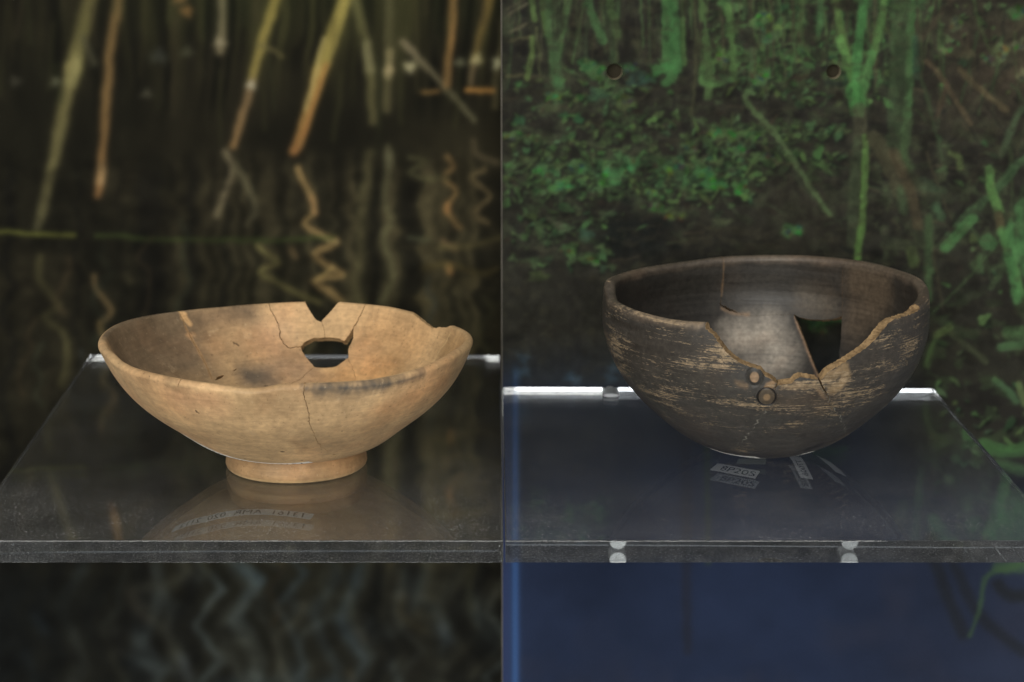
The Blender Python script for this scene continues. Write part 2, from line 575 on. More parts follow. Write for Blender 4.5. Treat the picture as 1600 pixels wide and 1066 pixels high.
    S([(572, 70), (578, 108)], 15, (126, 116, 78), .7, .9)
    S([(600, -150), (606, 0), (607, 90), (604, 170)], 18, (82, 78, 48), .9, .85, 16, (78, 70, 44))
    S([(608, 80), (606, 116)], 16, (140, 122, 80), .8, .9)
    S([(628, 66), (650, 88), (690, 130), (740, 188)], 13, (122, 104, 78), .9, .6, 11, (86, 80, 56))
    S([(720, -180), (708, 0), (704, 60), (699, 132)], 17, (138, 100, 50), .95, .6, 13, (156, 104, 56))
    S([(704, 60), (700, 100)], 10, (176, 118, 58), .7, .9)
    S([(800, -180), (764, 0), (750, 50), (741, 92)], 17, (128, 98, 44), .9, .7, 14, (96, 78, 40))
    S([(741, 92), (735, 130)], 11, (104, 84, 56), .8, .8)
    S([(796, -60), (790, 20), (779, 98), (772, 165)], 16, (92, 86, 58), .85, .8, 12, (80, 70, 44))
    for x, y, r, c in ((641, 105, 9, (186, 170, 124)), (719, 97, 7, (112, 108, 84)), (744, 92, 9, (170, 154, 100)),
                       (778, 99, 9, (192, 184, 138)), (86, 129, 8, (104, 100, 78)), (392, 133, 7, (190, 176, 146)),
                       (343, 66, 8, (136, 120, 92)), (292, 80, 9, (68, 66, 48)), (248, 88, 12, (60, 60, 52)), (229, 148, 8, (70, 66, 52)),
                       (607, 108, 8, (172, 146, 100)), (24, 128, 8, (58, 54, 44)), (280, -2, 10, (110, 80, 44)), (290, 18, 9, (112, 78, 40))):
        C.leaf(x, y, r * 1.1, r, 0, c, .9, .8)
    S([(728, 141), (770, 140)], 9, (176, 112, 46), .9, .7)
    S([(660, 145), (684, 143)], 8, (130, 90, 44), .8, .8)
    # their broken reflections
    Z = lambda p, w, c, a=.85, s=.8: S(p, w, c, a, s)
    Z([(352, 238), (362, 272), (348, 310), (338, 336)], 14, (104, 90, 66))
    Z([(368, 260), (392, 300), (398, 330), (386, 350)], 13, (84, 76, 54), .7)
    Z([(466, 262), (474, 285), (492, 328), (476, 350), (498, 366), (526, 380), (492, 398), (526, 424), (534, 432), (492, 440), (524, 462), (540, 480)], 12, (142, 108, 62), .9, .7)
    Z([(486, 310), (494, 332)], 9, (172, 122, 72), .8)
    Z([(505, 372), (526, 380)], 7, (168, 138, 84), .8)
    Z([(494, 438), (520, 420)], 8, (170, 134, 74), .8)
    Z([(400, 385), (436, 412), (404, 424), (452, 452), (500, 474)], 11, (98, 88, 48), .75)
    Z([(455, 390), (462, 400)], 12, (110, 84, 52), .6)
    Z([(578, 240), (572, 290), (562, 340), (564, 400), (556, 450), (566, 480)], 20, (78, 70, 44), .75, 1)
    Z([(606, 230), (608, 265), (600, 310), (612, 345), (598, 370), (610, 410), (612, 440), (596, 470)], 14, (84, 78, 52), .8, .9)
    Z([(606, 240), (608, 258)], 14, (98, 92, 66), .7)
    Z([(698, 246), (708, 262), (694, 279), (713, 302), (698, 327), (718, 355)], 11, (124, 92, 52), .9)
    Z([(699, 320), (698, 330)], 11, (160, 104, 54), .8)
    Z([(757, 264), (738, 281), (766, 307), (743, 333), (762, 350)], 10, (100, 82, 52), .85)
    Z([(740, 222), (745, 240), (778, 252)], 12, (86, 72, 50), .6)
    Z([(640, 245), (662, 252), (640, 270), (668, 280), (700, 278)], 9, (72, 68, 42), .7)
    Z([(692, 378), (712, 388)], 12, (110, 84, 54), .8)
    Z([(702, 418), (703, 425)], 13, (140, 92, 48), .8)
    Z([(660, 420), (700, 415), (752, 428), (778, 422)], 12, (84, 70, 36), .6)
    Z([(690, 388), (740, 384), (782, 372)], 12, (78, 68, 38), .6)
    Z([(640, 372), (668, 378)], 9, (72, 74, 52), .6)
    Z([(-300, 352), (-120, 358), (0, 363), (60, 366), (118, 367)], 8, (92, 92, 34), .85, .7)
    Z([(150, 367), (240, 373), (400, 376), (520, 372)], 8, (50, 62, 26), .7, .8)
    Z([(62, 402), (62, 440), (91, 474), (69, 496), (99, 521), (106, 560), (96, 600)], 15, (66, 60, 36), .8, .9)
    Z([(148, 432), (152, 452), (174, 484), (156, 511), (166, 535)], 11, (100, 78, 48), .85)
    Z([(155, 506), (158, 516)], 11, (130, 100, 54), .8)
    Z([(196, 428), (204, 440)], 14, (58, 52, 34), .6)
    for i in range(40):              # faint wavering reflections across the water
        x = random.uniform(-320, 800); y = random.uniform(330, 850); p = []
        for k in range(random.randint(4, 8)):
            p.append((x + random.uniform(-15, 15), y)); y += random.uniform(16, 34); x += random.uniform(-6, 6)
        Z(p, random.uniform(8, 16), random.choice(((58, 54, 34), (66, 52, 34), (50, 54, 40), (44, 48, 46))), random.uniform(.25, .55), 1)
    # darker water with cold glints under the shelf
    for p, wd, c, a in (([(282, 868), (284, 905), (206, 925), (240, 968), (266, 1002), (292, 1050), (300, 1120)], 24, (66, 64, 54), .75),
                        ([(205, 922), (212, 950), (232, 970)], 16, (70, 60, 50), .6),
                        ([(262, 965), (264, 985)], 16, (78, 78, 72), .6),
                        ([(348, 868), (370, 900), (398, 930), (352, 960), (348, 1000), (372, 1040), (390, 1090)], 20, (54, 54, 48), .7),
                        ([(372, 1000), (350, 1012), (378, 1062)], 14, (64, 64, 58), .6),
                        ([(388, 885), (400, 930)], 10, (84, 92, 90), .45),
                        ([(474, 945), (468, 965), (432, 995), (440, 1040), (452, 1080)], 16, (92, 88, 74), .6),
                        ([(520, 965), (480, 985), (470, 1005)], 14, (74, 82, 84), .5),
                        ([(500, 900), (516, 950), (550, 955), (528, 930)], 14, (66, 68, 58), .5),
                        ([(528, 880), (546, 930), (552, 960)], 12, (72, 72, 60), .55),
                        ([(622, 905), (630, 930), (628, 960), (664, 985)], 16, (78, 66, 42), .55),
                        ([(672, 875), (655, 915), (664, 940), (700, 980), (690, 1020)], 18, (58, 66, 68), .6),
                        ([(690, 980), (700, 1000)], 22, (66, 80, 100), .5),
                        ([(560, 985), (570, 1000)], 16, (84, 72, 58), .5),
                        ([(545, 1050), (552, 1064)], 14, (104, 84, 54), .5),
                        ([(55, 960), (70, 985)], 16, (44, 58, 74), .6),
                        ([(40, 1020), (60, 1080)], 16, (44, 56, 66), .5),
                        ([(285, 1030), (300, 1070)], 18, (58, 68, 86), .5),
                        ([(180, 980), (190, 1020)], 14, (54, 52, 50), .45),
                        ([(740, 930), (752, 990)], 22, (52, 56, 54), .5),
                        ([(615, 1040), (622, 1070)], 16, (72, 84, 90), .5)):
        Z(p, wd, c, a * .6, 1)
    C.over(0.6 * np.clip((200 - X) / 240, 0, 1) * np.clip((Y - 860) / 60, 0, 1), (14, 17, 20))
    for i in range(70):
        x = random.uniform(-320, 800); y = random.uniform(-120, 120)
        S([(x, y), (x + random.uniform(-12, 12), y + random.uniform(50, 160))], random.uniform(6, 14), random.choice(((56, 54, 30), (48, 50, 28), (60, 50, 34))), random.uniform(.15, .45), 1)
    C.warp(3.0, 34, 77)
    C.warp(1.6, 9, 78, 2.5)
    g = fbm(h, w, 30, 55, 4, 2.2)
    C.a = C.a * (0.80 + 0.4 * g)[..., None]
    g2 = fbm(h, w, 26, 56, 3, .7)
    C.a = C.a * (1 + np.clip((Y - 235) / 20, 0, 1) * .75 * (g2 - .5))[..., None] * np.array([.965, 1.0, .95])
    C.mute(.82)
    C.a = C.a + 2.5 - np.clip(C.a - 85, 0, 200) * .10  # haze painted into the print: blacks lifted, brights lowered
    lowb = blur(C.a, 4.6); k = low[..., None]
    C.a = blur(C.a, 2.9) * (1 - k) + lowb * k
    return C


def marsh_print():
    C = Canvas(770, -180, 1900, 1240, (42, 41, 36))
    h, w = C.h, C.w
    X, Y = C.xx, C.yy
    S, Lf = C.stroke, C.leaf
    R = random.Random(11)
    box = lambda x0, y0, x1, y1, f=30: (np.clip((X - x0) / f, 0, 1) * np.clip((x1 - X) / f, 0, 1)
                                       * np.clip((Y - y0) / f, 0, 1) * np.clip((y1 - Y) / f, 0, 1))
    fine = fbm(h, w, 26, 21, 4, 0.6)
    fine2 = fbm(h, w, 15, 22, 3, 0.7)
    vert = fbm(h, w, 12, 23, 3, 7.0)
    horz = fbm(h, w, 60, 24, 4, 0.16)
    dk = np.clip((fbm(h, w, 34, 25, 4, 0.7) - 0.52) * 8, 0, 1)
    C.over(0.45 * np.clip((horz - 0.5) * 6, 0, 1), (47, 46, 38))
    C.over(0.7 * np.clip((vert - 0.52) * 6, 0, 1) * np.clip((170 - Y) / 60, 0, 1), (52, 56, 38))
    C.over(0.6 * dk, (31, 30, 27))
    C.over(.7 * np.clip((fbm(h, w, 22, 71, 4, .8) - .52) * 9, 0, 1) * np.clip((430 - Y) / 60, 0, 1), (52, 58, 43))
    C.over(.8 * np.clip((fbm(h, w, 30, 72, 4, .6) - .54) * 9, 0, 1) * np.clip((500 - Y) / 80, 0, 1), (29, 28, 27))
    # warm brown tone, upper right
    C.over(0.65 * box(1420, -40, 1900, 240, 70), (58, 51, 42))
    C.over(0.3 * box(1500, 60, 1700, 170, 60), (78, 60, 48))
    # leafy ground cover
    up = lambda a, t, k=9: np.clip((a - t) * k, 0, 1)
    g1, g2, g3 = (58, 100, 52), (52, 108, 56), (72, 96, 48)
    C.over(.4 * up(fine, .50, 12) * box(1110, -60, 1400, 160, 30), (66, 92, 50))
    C.over(.65 * up(fine2, .52, 12) * box(1110, -60, 1400, 140, 30), (62, 112, 56))
    C.over(.4 * up(fine2, .50, 14) * box(790, 195, 870, 320, 24), g3)
    C.over(.65 * up(fine, .52, 14) * box(820, 235, 1010, 312, 24), (58, 106, 56))
    C.over(.6 * up(fine2, .55, 12) * box(900, 160, 1320, 300, 30), (60, 84, 48))
    C.over(.65 * up(fine, .52, 14) * box(1070, 235, 1190, 315, 22), (54, 104, 52))
    C.over(.7 * up(fine2, .5, 12) * box(990, 270, 1090, 345, 22), (58, 88, 46))
    C.over(.55 * up(fine2, .54, 12) * box(800, 300, 960, 420, 30), (56, 78, 46))
    C.over(.5 * up(fine2, .56, 10) * box(1330, 180, 1900, 440, 40), (62, 72, 48))
    C.over(.5 * up(fine, .54, 10) * box(1430, 440, 1900, 900, 40), (54, 72, 44))
    C.over(.55 * box(1180, 270, 1320, 420, 40), (48, 45, 37))
    C.over(.85 * box(915, 318, 1060, 420, 40), (20, 23, 24))
    C.over(.5 * box(1030, 335, 1330, 420, 30) * up(horz, .47, 9), (58, 54, 42))
    def lens(x, y, L, wd, ang, col, alpha):
        c_, s_ = math.cos(ang), math.sin(ang)
        S([(x - c_ * L, y - s_ * L), (x - c_ * L * .3, y - s_ * L * .3 - wd * .1), (x + c_ * L * .35, y + s_ * L * .35), (x + c_ * L, y + s_ * L)][0:4], wd, col, alpha, .15, wd * .35)
    def leafy(x, y, k=1.0):
        g = R.random()
        c = (46 + 34 * g + R.uniform(-8, 10), 74 + 42 * g + R.uniform(-6, 8), 42 + 20 * g + R.uniform(-6, 10))
        L, wd, an = R.uniform(4, 11) * k, R.uniform(4, 9) * k, R.uniform(-1.2, 1.2)
        Lf(x + 2.5, y + 3.5, L * .95, wd * .55, an, (24, 25, 23), .75, .2)
        Lf(x, y, L * .9, wd * .5, an, c, R.uniform(.55, .95), .12)
        if L > 7:
            S([(x - L * .7 * math.cos(an), y - L * .7 * math.sin(an)), (x + L * .7 * math.cos(an), y + L * .7 * math.sin(an))], 1.3, [v * .72 for v in c], .55, .3)
    for i in range(1250):
        z = R.random()
        if z < .30:
            x, y = R.uniform(1100, 1410), R.uniform(-150, 165)
        elif z < .58:
            x, y = R.uniform(788, 1185), R.gauss(270, 26)
        elif z < .64:
            x, y = R.uniform(800, 960), R.uniform(330, 420)
        elif z < .70:
            x, y = R.uniform(880, 1060), R.uniform(95, 215)
        elif z < .80:
            x, y = R.uniform(1110, 1320), R.uniform(195, 262)
        else:
            x, y = R.uniform(1450, 1890), R.choice((R.uniform(-160, 100), R.uniform(230, 780)))
        leafy(x, y, R.choice((R.uniform(.5, 1.0), R.uniform(.9, 1.8))))
    # single leaves
    for i in range(420):
        z = R.random()
        if z < .3:
            x, y = R.uniform(1110, 1400), R.uniform(-100, 165)
        elif z < .62:
            x, y = R.uniform(790, 1180), R.gauss(265, 32)
        elif z < .75:
            x, y = R.uniform(790, 1000), R.uniform(100, 215)
        else:
            x, y = R.uniform(1440, 1900), R.uniform(-160, 760)
        c = R.choice(((58, 104, 54), (66, 112, 54), (50, 86, 50), (76, 98, 50), (60, 76, 50)))
        k = R.uniform(.35, .9)
        Lf(x, y, R.uniform(2.5, 7.5), R.uniform(1.6, 4.2), R.uniform(-.9, .9), c, k, .25)
    for i in range(260):
        x, y = R.uniform(790, 1890), R.uniform(-170, 420)
        Lf(x, y, R.uniform(5, 15), R.uniform(2, 5), R.uniform(-.5, .5), R.choice(((28, 27, 25), (24, 28, 27), (44, 36, 31), (33, 30, 27))), R.uniform(.4, .8), .3)
    for i in range(520):
        x, y = R.uniform(790, 1890), R.uniform(-170, 420)
        a = R.uniform(1.35, 1.8) if (y < 150 and R.random() < .75) else R.choice((R.uniform(-.3, .3), R.uniform(.6, 1.0), R.uniform(-.25, .25), R.uniform(2.0, 2.5)))
        L = R.uniform(14, 50)
        S([(x, y), (x + L * math.cos(a), y + L * math.sin(a))], R.uniform(1.8, 4.5), R.choice(((68, 64, 48), (58, 72, 48), (76, 64, 50), (54, 62, 46), (30, 29, 27), (27, 28, 27), (60, 80, 50))), R.uniform(.3, .75), .4)
    # upright grass blades along the top, slanting ones on the right
    for i in range(230):
        if R.random() < .72:
            x = R.uniform(786, 1470); y1 = R.gauss(85, 38); sl = R.gauss(0, .10)
            p = [(x - sl * 260, y1 - 260), (x - sl * 120 + R.uniform(-3, 3), y1 - 120), (x, y1)]
        else:
            x = R.uniform(1430, 1890); y1 = R.uniform(40, 520); sl = R.choice((R.gauss(.75, .2), R.gauss(-.35, .2), R.gauss(0, .15)))
            Ln = R.uniform(60, 190)
            p = [(x + sl * Ln, y1 - Ln), (x + sl * Ln * .5 + R.uniform(-6, 6), y1 - Ln * .5), (x, y1)]
        c = R.choice(((56, 80, 48), (64, 98, 54), (58, 58, 44), (50, 66, 44), (66, 88, 50), (70, 64, 48), (33, 33, 30)))
        S(p, R.uniform(2.5, 8), c, R.uniform(.4, .85), .3, R.uniform(1.5, 4))
    # pale bundled stems, upper left
    for x0, y0, x1, y1, wd, c in ((796, 22, 822, 6, 5, (90, 86, 66)), (796, 52, 824, 36, 5, (86, 82, 62)), (800, 64, 828, 58, 6, (92, 90, 58)),
                                  (794, 14, 818, 0, 4, (72, 68, 52)), (792, 120, 816, 116, 6, (86, 84, 56)), (820, 122, 850, 118, 5, (66, 62, 48))):
        S([(x0, y0), (x1, y1)], wd, c, .8, .4)
    Lf(814, 76, 9, 12, 0, (26, 25, 24), .9, .3)
    for p, wd, c, a in (([(822, -180), (828, -40), (832, 10), (836, 32)], 9, (74, 98, 52), .9),
                        ([(845, -180), (848, 0), (852, 40), (854, 52)], 8, (64, 90, 46), .9),
                        ([(832, 60), (830, 92), (824, 122)], 9, (82, 104, 54), .9),
                        ([(838, 44), (842, 80), (843, 115)], 5, (72, 78, 50), .8),
                        ([(858, -180), (857, 30), (862, 80), (868, 120)], 11, (58, 84, 50), .85),
                        ([(866, 70), (870, 118), (873, 134)], 19, (60, 88, 54), .8),
                        ([(915, -120), (919, 0), (926, 24), (942, 64)], 13, (60, 96, 56), .9),
                        ([(948, -180), (953, 0), (960, 28), (964, 60)], 13, (64, 88, 50), .85),
                        ([(962, 30), (964, 95)], 6, (66, 72, 48), .6),
                        ([(916, 10), (916, 90)], 6, (52, 66, 46), .6),
                        ([(1048, -180), (1046, 0), (1050, 60), (1054, 104)], 28, (56, 104, 56), .97),
                        ([(1040, -100), (1040, 90)], 10, (58, 98, 54), .9),
                        ([(1066, 30), (1070, 100)], 8, (66, 98, 52), .85),
                        ([(1024, 112), (1040, 106), (1052, 116)], 16, (58, 116, 60), .95),
                        ([(1040, 130), (1052, 122)], 14, (60, 106, 58), .9),
                        ([(1096, -180), (1095, 0), (1098, 30)], 9, (70, 98, 54), .9),
                        ([(1086, 0), (1087, 70), (1086, 130), (1080, 180)], 6, (64, 66, 46), .8),
                        ([(1102, 60), (1108, 110), (1106, 150)], 13, (66, 92, 52), .85),
                        ([(1098, 100), (1098, 128), (1126, 130)], 11, (68, 104, 56), .9),
                        ([(1128, 4), (1136, 14)], 14, (64, 104, 56), .9),
                        ([(1138, 10), (1143, 60), (1147, 122)], 11, (72, 106, 56), .92),
                        ([(1150, 95), (1174, 93)], 8, (62, 84, 52), .85),
                        ([(1175, 74), (1173, 112)], 5, (62, 80, 54), .8),
                        ([(1144, 178), (1142, 205)], 5, (66, 84, 48), .8),
                        ([(1252, -160), (1254, 0), (1250, 45)], 8, (68, 90, 52), .85),
                        ([(1284, -180), (1282, 0), (1280, 55)], 9, (62, 100, 58), .85),
                        ([(1304, -180), (1308, 0), (1316, 50), (1326, 90), (1333, 130)], 12, (76, 104, 54), .9),
                        ([(1312, 60), (1322, 92), (1332, 125), (1338, 165)], 14, (74, 118, 58), .92),
                        ([(1352, -180), (1348, 0), (1344, 50), (1338, 110), (1336, 160)], 15, (64, 122, 64), .95),
                        ([(1386, -40), (1378, 24), (1368, 70), (1356, 110), (1346, 160)], 13, (72, 108, 56), .92),
                        ([(1362, 84), (1350, 130), (1345, 175)], 14, (66, 112, 60), .9),
                        ([(1334, 140), (1340, 172)], 26, (60, 118, 58), .9),
                        ([(1343, 170), (1343, 220)], 22, (72, 72, 54), .6),
                        ([(1340, 222), (1334, 300), (1332, 380)], 18, (58, 70, 48), .7),
                        ([(1352, 215), (1350, 300), (1345, 360), (1339, 408)], 11, (80, 118, 54), .95),
                        ([(1354, 230), (1352, 310)], 5, (66, 92, 48), .8),
                        ([(1424, -180), (1424, 0), (1422, 60), (1420, 130), (1418, 180)], 14, (62, 100, 56), .9),
                        ([(1412, -180), (1408, 0), (1404, 120), (1402, 240)], 32, (58, 80, 50), .6),
                        ([(1430, 60), (1432, 120)], 12, (46, 78, 56), .6),
                        ([(1418, 190), (1412, 240), (1420, 262)], 16, (62, 84, 52), .7),
                        ([(1164, 150), (1172, 166), (1214, 214), (1240, 250), (1268, 295), (1297, 336)], 9, (78, 100, 62), .9),
                        ([(1366, 216), (1390, 256), (1408, 300)], 26, (68, 66, 48), .85),
                        ([(1408, 296), (1412, 330)], 15, (60, 78, 52), .7),
                        ([(1396, 240), (1420, 290), (1434, 352)], 18, (78, 68, 50), .8),
                        ([(1424, 270), (1440, 292)], 12, (58, 64, 46), .7),
                        ([(1452, 340), (1450, 420), (1452, 470)], 12, (60, 84, 52), .75),
                        ([(1448, 96), (1468, 116), (1490, 150), (1515, 193)], 9, (88, 74, 54), .75),
                        ([(1500, 108), (1530, 138), (1572, 172)], 10, (92, 80, 56), .75),
                        ([(1480, 130), (1465, 180)], 9, (76, 60, 48), .6),
                        ([(1440, 60), (1470, 20), (1500, -20)], 10, (66, 58, 46), .6),
                        ([(1640, 180), (1600, 170), (1578, 208), (1566, 240)], 12, (66, 84, 58), .75),
                        ([(1700, 190), (1600, 250), (1576, 274), (1552, 300), (1520, 330), (1494, 350)], 14, (60, 88, 56), .85),
                        ([(1520, 342), (1497, 366), (1476, 388)], 17, (66, 112, 62), .92),
                        ([(1510, 320), (1488, 350), (1462, 380)], 6, (30, 29, 27), .8),
                        ([(1546, 264), (1550, 300), (1562, 330)], 14, (82, 128, 64), .95),
                        ([(1561, 335), (1564, 358)], 13, (82, 74, 50), .9),
                        ([(1566, 362), (1580, 404), (1594, 460)], 17, (72, 122, 64), .95),
                        ([(1582, 360), (1592, 400)], 24, (64, 112, 62), .9),
                        ([(1610, 330), (1620, 420)], 50, (62, 108, 60), .8),
                        ([(1576, 400), (1590, 470)], 15, (66, 116, 64), .85),
                        ([(1544, 378), (1546, 379)], 26, (66, 112, 64), .9),
                        ([(1466, 268), (1478, 262)], 7, (62, 84, 52), .7),
                        ([(1486, 240), (1498, 248), (1500, 262)], 10, (86, 104, 58), .85),
                        ([(1440, 284), (1470, 302)], 16, (58, 76, 54), .6),
                        ([(1462, 322), (1470, 338)], 16, (62, 92, 62), .7),
                        ([(1424, 392), (1428, 410)], 18, (74, 92, 50), .7),
                        ([(1524, 415), (1530, 420)], 18, (66, 92, 58), .7),
                        ([(1548, 420), (1570, 416), (1548, 450)], 9, (64, 84, 54), .7),
                        ([(1462, 525), (1484, 512)], 12, (84, 104, 56), .8),
                        ([(1448, 570), (1458, 536)], 11, (68, 92, 50), .75),
                        ([(1486, 522), (1510, 540), (1540, 565)], 9, (70, 78, 54), .7),
                        ([(1575, 520), (1610, 520)], 22, (66, 98, 58), .8),
                        ([(1565, 543), (1612, 538)], 16, (70, 106, 66), .8),
                        ([(1530, 400), (1524, 414)], 12, (70, 100, 60), .7),
                        ([(1555, 595), (1580, 615), (1588, 628)], 12, (66, 98, 62), .8),
                        ([(1592, 600), (1602, 632)], 11, (86, 104, 60), .8),
                        ([(1536, 695), (1570, 705), (1610, 700)], 22, (60, 98, 52), .8),
                        ([(1560, 725), (1600, 735)], 18, (64, 92, 52), .75),
                        ([(1505, 720), (1545, 712)], 9, (58, 92, 50), .7)):
        S(p, wd, c, a, .3)
        if wd >= 8:
            for q in range(int(wd / 2.2)):
                o = R.uniform(-.42, .42) * wd; k = R.uniform(.66, 1.2); t0 = R.uniform(0, .4); P = curve(p)
                P = P[int(len(P) * t0):max(int(len(P) * (t0 + R.uniform(.3, .6))), int(len(P) * t0) + 2)]
                if len(P) > 1:
                    S(P + [o, 0], R.uniform(1.2, 2.6), [v * k for v in c], .6 * a, .4)
    for x, y, rx, ry, an, c in ((1190, 30, 20, 10, -.35, (74, 112, 60)), (1200, 56, 14, 12, .2, (64, 88, 58)), (1215, 42, 8, 5, 0, (84, 112, 56)),
                                (1126, 90, 13, 9, -.6, (76, 108, 54)), (1188, 122, 20, 10, -.25, (66, 104, 60)), (1010, 122, 14, 8, .3, (54, 92, 62)),
                                (918, 102, 14, 11, .3, (54, 106, 58)), (932, 114, 14, 13, 0, (66, 106, 58)), (985, 106, 12, 8, .2, (60, 106, 62)),
                                (996, 124, 16, 12, 0, (42, 66, 58)), (934, 148, 16, 11, 0, (44, 72, 52)), (978, 160, 16, 12, 0, (70, 84, 48)),
                                (866, 150, 18, 8, -.1, (68, 92, 50)), (860, 170, 12, 5, 0, (66, 76, 50)), (870, 128, 7, 8, 0, (62, 104, 62)),
                                (812, 188, 9, 7, 0, (48, 92, 58)), (800, 212, 16, 7, .2, (72, 104, 58)), (830, 214, 12, 6, 0, (74, 106, 56)),
                                (845, 268, 12, 8, .3, (54, 104, 56)), (876, 290, 20, 8, -.2, (60, 112, 56)), (905, 264, 16, 8, .2, (56, 96, 56)),
                                (955, 276, 20, 15, -.3, (58, 112, 62)), (987, 256, 14, 12, .2, (56, 106, 60)), (1036, 262, 16, 14, 0, (60, 102, 58)),
                                (1064, 270, 11, 16, 0, (56, 94, 56)), (1098, 268, 16, 11, .3, (58, 108, 58)), (1116, 286, 20, 10, .1, (52, 112, 58)),
                                (1156, 296, 14, 10, .4, (66, 118, 58)), (1163, 308, 6, 6, 0, (84, 124, 60)), (1018, 302, 10, 6, 0, (74, 116, 58)),
                                (1076, 230, 14, 9, .4, (70, 96, 58)), (1160, 232, 12, 9, 0, (54, 84, 50)), (1198, 246, 14, 5, .1, (64, 88, 52)),
                                (1028, 326, 14, 8, .2, (58, 94, 50)), (1054, 336, 18, 8, 0, (66, 82, 48)), (1130, 346, 16, 5, 0, (66, 74, 52)),
                                (1236, 360, 17, 10, -.1, (58, 104, 56)), (1175, 210, 24, 7, 0, (66, 96, 52)), (1130, 208, 24, 8, 0, (66, 94, 50)),
                                (1494, 38, 10, 12, 0, (78, 92, 64)), (1481, 60, 7, 7, 0, (80, 104, 64)), (1477, 78, 12, 5, .1, (78, 108, 58)),
                                (1564, 82, 13, 15, 0, (88, 108, 66)), (1548, 94, 10, 9, 0, (76, 86, 58)), (1512, 84, 12, 9, 0, (80, 74, 54)),
                                (1590, 20, 16, 12, 0, (60, 88, 52)), (1596, 68, 14, 9, -.4, (86, 92, 66)), (1598, 120, 10, 12, 0, (92, 94, 66)),
                                (1440, 6, 9, 9, 0, (56, 92, 54)), (888, 392, 12, 9, .2, (58, 90, 50)), (920, 404, 15, 9, 0, (60, 92, 48)),
                                (835, 412, 7, 8, 0, (64, 92, 56)), (842, 356, 8, 14, 0, (58, 82, 48)), (916, 368, 12, 10, 0, (48, 80, 62)),
                                (868, 350, 18, 5, .6, (70, 74, 56)), (840, 432, 16, 8, 0, (58, 72, 40)), (942, 420, 5, 7, 0, (54, 84, 60)),
                                (1311, 150, 8, 8, 0, (32, 26, 24)), (1300, 130, 14, 4, .1, (38, 46, 40)), (1250, 122, 13, 6, 0, (48, 38, 32)),
                                (1322, 8, 18, 9, .1, (40, 36, 30)), (1266, 50, 9, 24, .1, (42, 38, 34)), (1165, 60, 16, 18, 0, (34, 31, 30)),
                                (1292, 498, 40, 10, 0, (58, 104, 48)), (1278, 510, 14, 12, 0, (58, 98, 46))):
        Lf(x, y, rx, ry, an, c, .8, .3)
        if max(c) > 80 and rx > 9:
            for q in range(5):
                Lf(x + R.uniform(-.8, .8) * rx, y + R.uniform(-.8, .8) * ry, rx * .3, ry * .3, R.uniform(-1, 1), [v * R.choice((.45, .7, 1.15)) for v in c], .7, .2)
    # dim bank and water below
    C.over(.65 * box(770, 430, 1000, 640, 40) * up(vert, .46, 6), (43, 41, 37))
    C.over(.5 * box(770, 430, 1000, 640, 40) * up(vert, .60, 8), (30, 29, 28))
    C.over(.85 * np.clip((Y - 520) / 110, 0, 1) * np.clip((1460 - X) / 120, 0, 1), (38, 46, 64))
    for x, y in ((818, 560), (820, 580), (890, 590), (900, 594), (955, 592), (960, 575), (810, 585)):
        Lf(x, y, 10, 8, .4, (58, 84, 112), .55, .8)
    wt = np.clip((Y - 700) / 170, 0, 1)
    C.over(np.clip(wt * 1.1, 0, 1), (34, 45, 71))
    C.over(.55 * np.clip((X - 1250) / 400, 0, 1) * np.clip((Y - 800) / 60, 0, 1), (40, 43, 54))
    C.over(.5 * np.clip((Y - 860) / 20, 0, 1) * up(fbm(h, w, 90, 41, 3), .5, 4), (46, 50, 68))
    S([(1068, 640), (1072, 800), (1074, 1000), (1076, 1012)], 20, (37, 40, 52), .7, .8, 14)
    S([(1103, 640), (1106, 880)], 9, (52, 66, 50), .6, .6)
    S([(1455, 860), (1480, 930), (1505, 990)], 22, (34, 37, 42), .75, .7)
    S([(1490, 880), (1530, 960), (1600, 1020)], 20, (34, 37, 42), .7, .7)
    S([(1600, 880), (1548, 896), (1536, 915), (1530, 955), (1514, 995)], 12, (52, 76, 54), .8, .6, 6)
    S([(1700, 870), (1600, 885), (1560, 886)], 20, (58, 84, 54), .8, .6)
    S([(1640, 930), (1580, 930), (1560, 915)], 22, (32, 34, 34), .7, .7)
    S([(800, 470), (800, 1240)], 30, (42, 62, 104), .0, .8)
    C.warp(2.6, 11, 91)
    wet = np.clip((640 - Y) / 120, 0, 1)
    g = .5 * fbm(h, w, 9, 61, 3, 1.4) + .5 * fbm(h, w, 26, 62, 4, .8)
    C.a = C.a * (1 + wet * (0.85 * (g - .5)))[..., None]
    d2 = np.clip((fbm(h, w, 16, 63, 3, .8) - .58) * 9, 0, 1) * wet
    C.over(.35 * d2, (34, 31, 28))
    b2 = np.clip((fbm(h, w, 13, 64, 3, .6) - .60) * 9, 0, 1) * wet
    C.over(.28 * b2, (66, 62, 46))
    C.mute(.82)
    C.a = C.a * np.where(Y < 600, .92, 1.0)[..., None] + np.where(Y < 600, 5.0, 0.0)[..., None]  # haze painted over the upper print: contrast cut, darks lifted
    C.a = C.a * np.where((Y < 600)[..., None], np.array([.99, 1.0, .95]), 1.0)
    C.a = C.a * (1 + np.clip((Y - 640) / 60, 0, 1) * .5 * (fbm(h, w, 170, 97, 5, .8) - .5))[..., None]
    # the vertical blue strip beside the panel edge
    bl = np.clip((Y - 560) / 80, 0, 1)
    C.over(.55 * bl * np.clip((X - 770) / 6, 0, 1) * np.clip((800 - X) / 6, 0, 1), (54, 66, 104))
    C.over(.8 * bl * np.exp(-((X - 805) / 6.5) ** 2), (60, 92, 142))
    C.a = blur(C.a, 1.4)
    return C


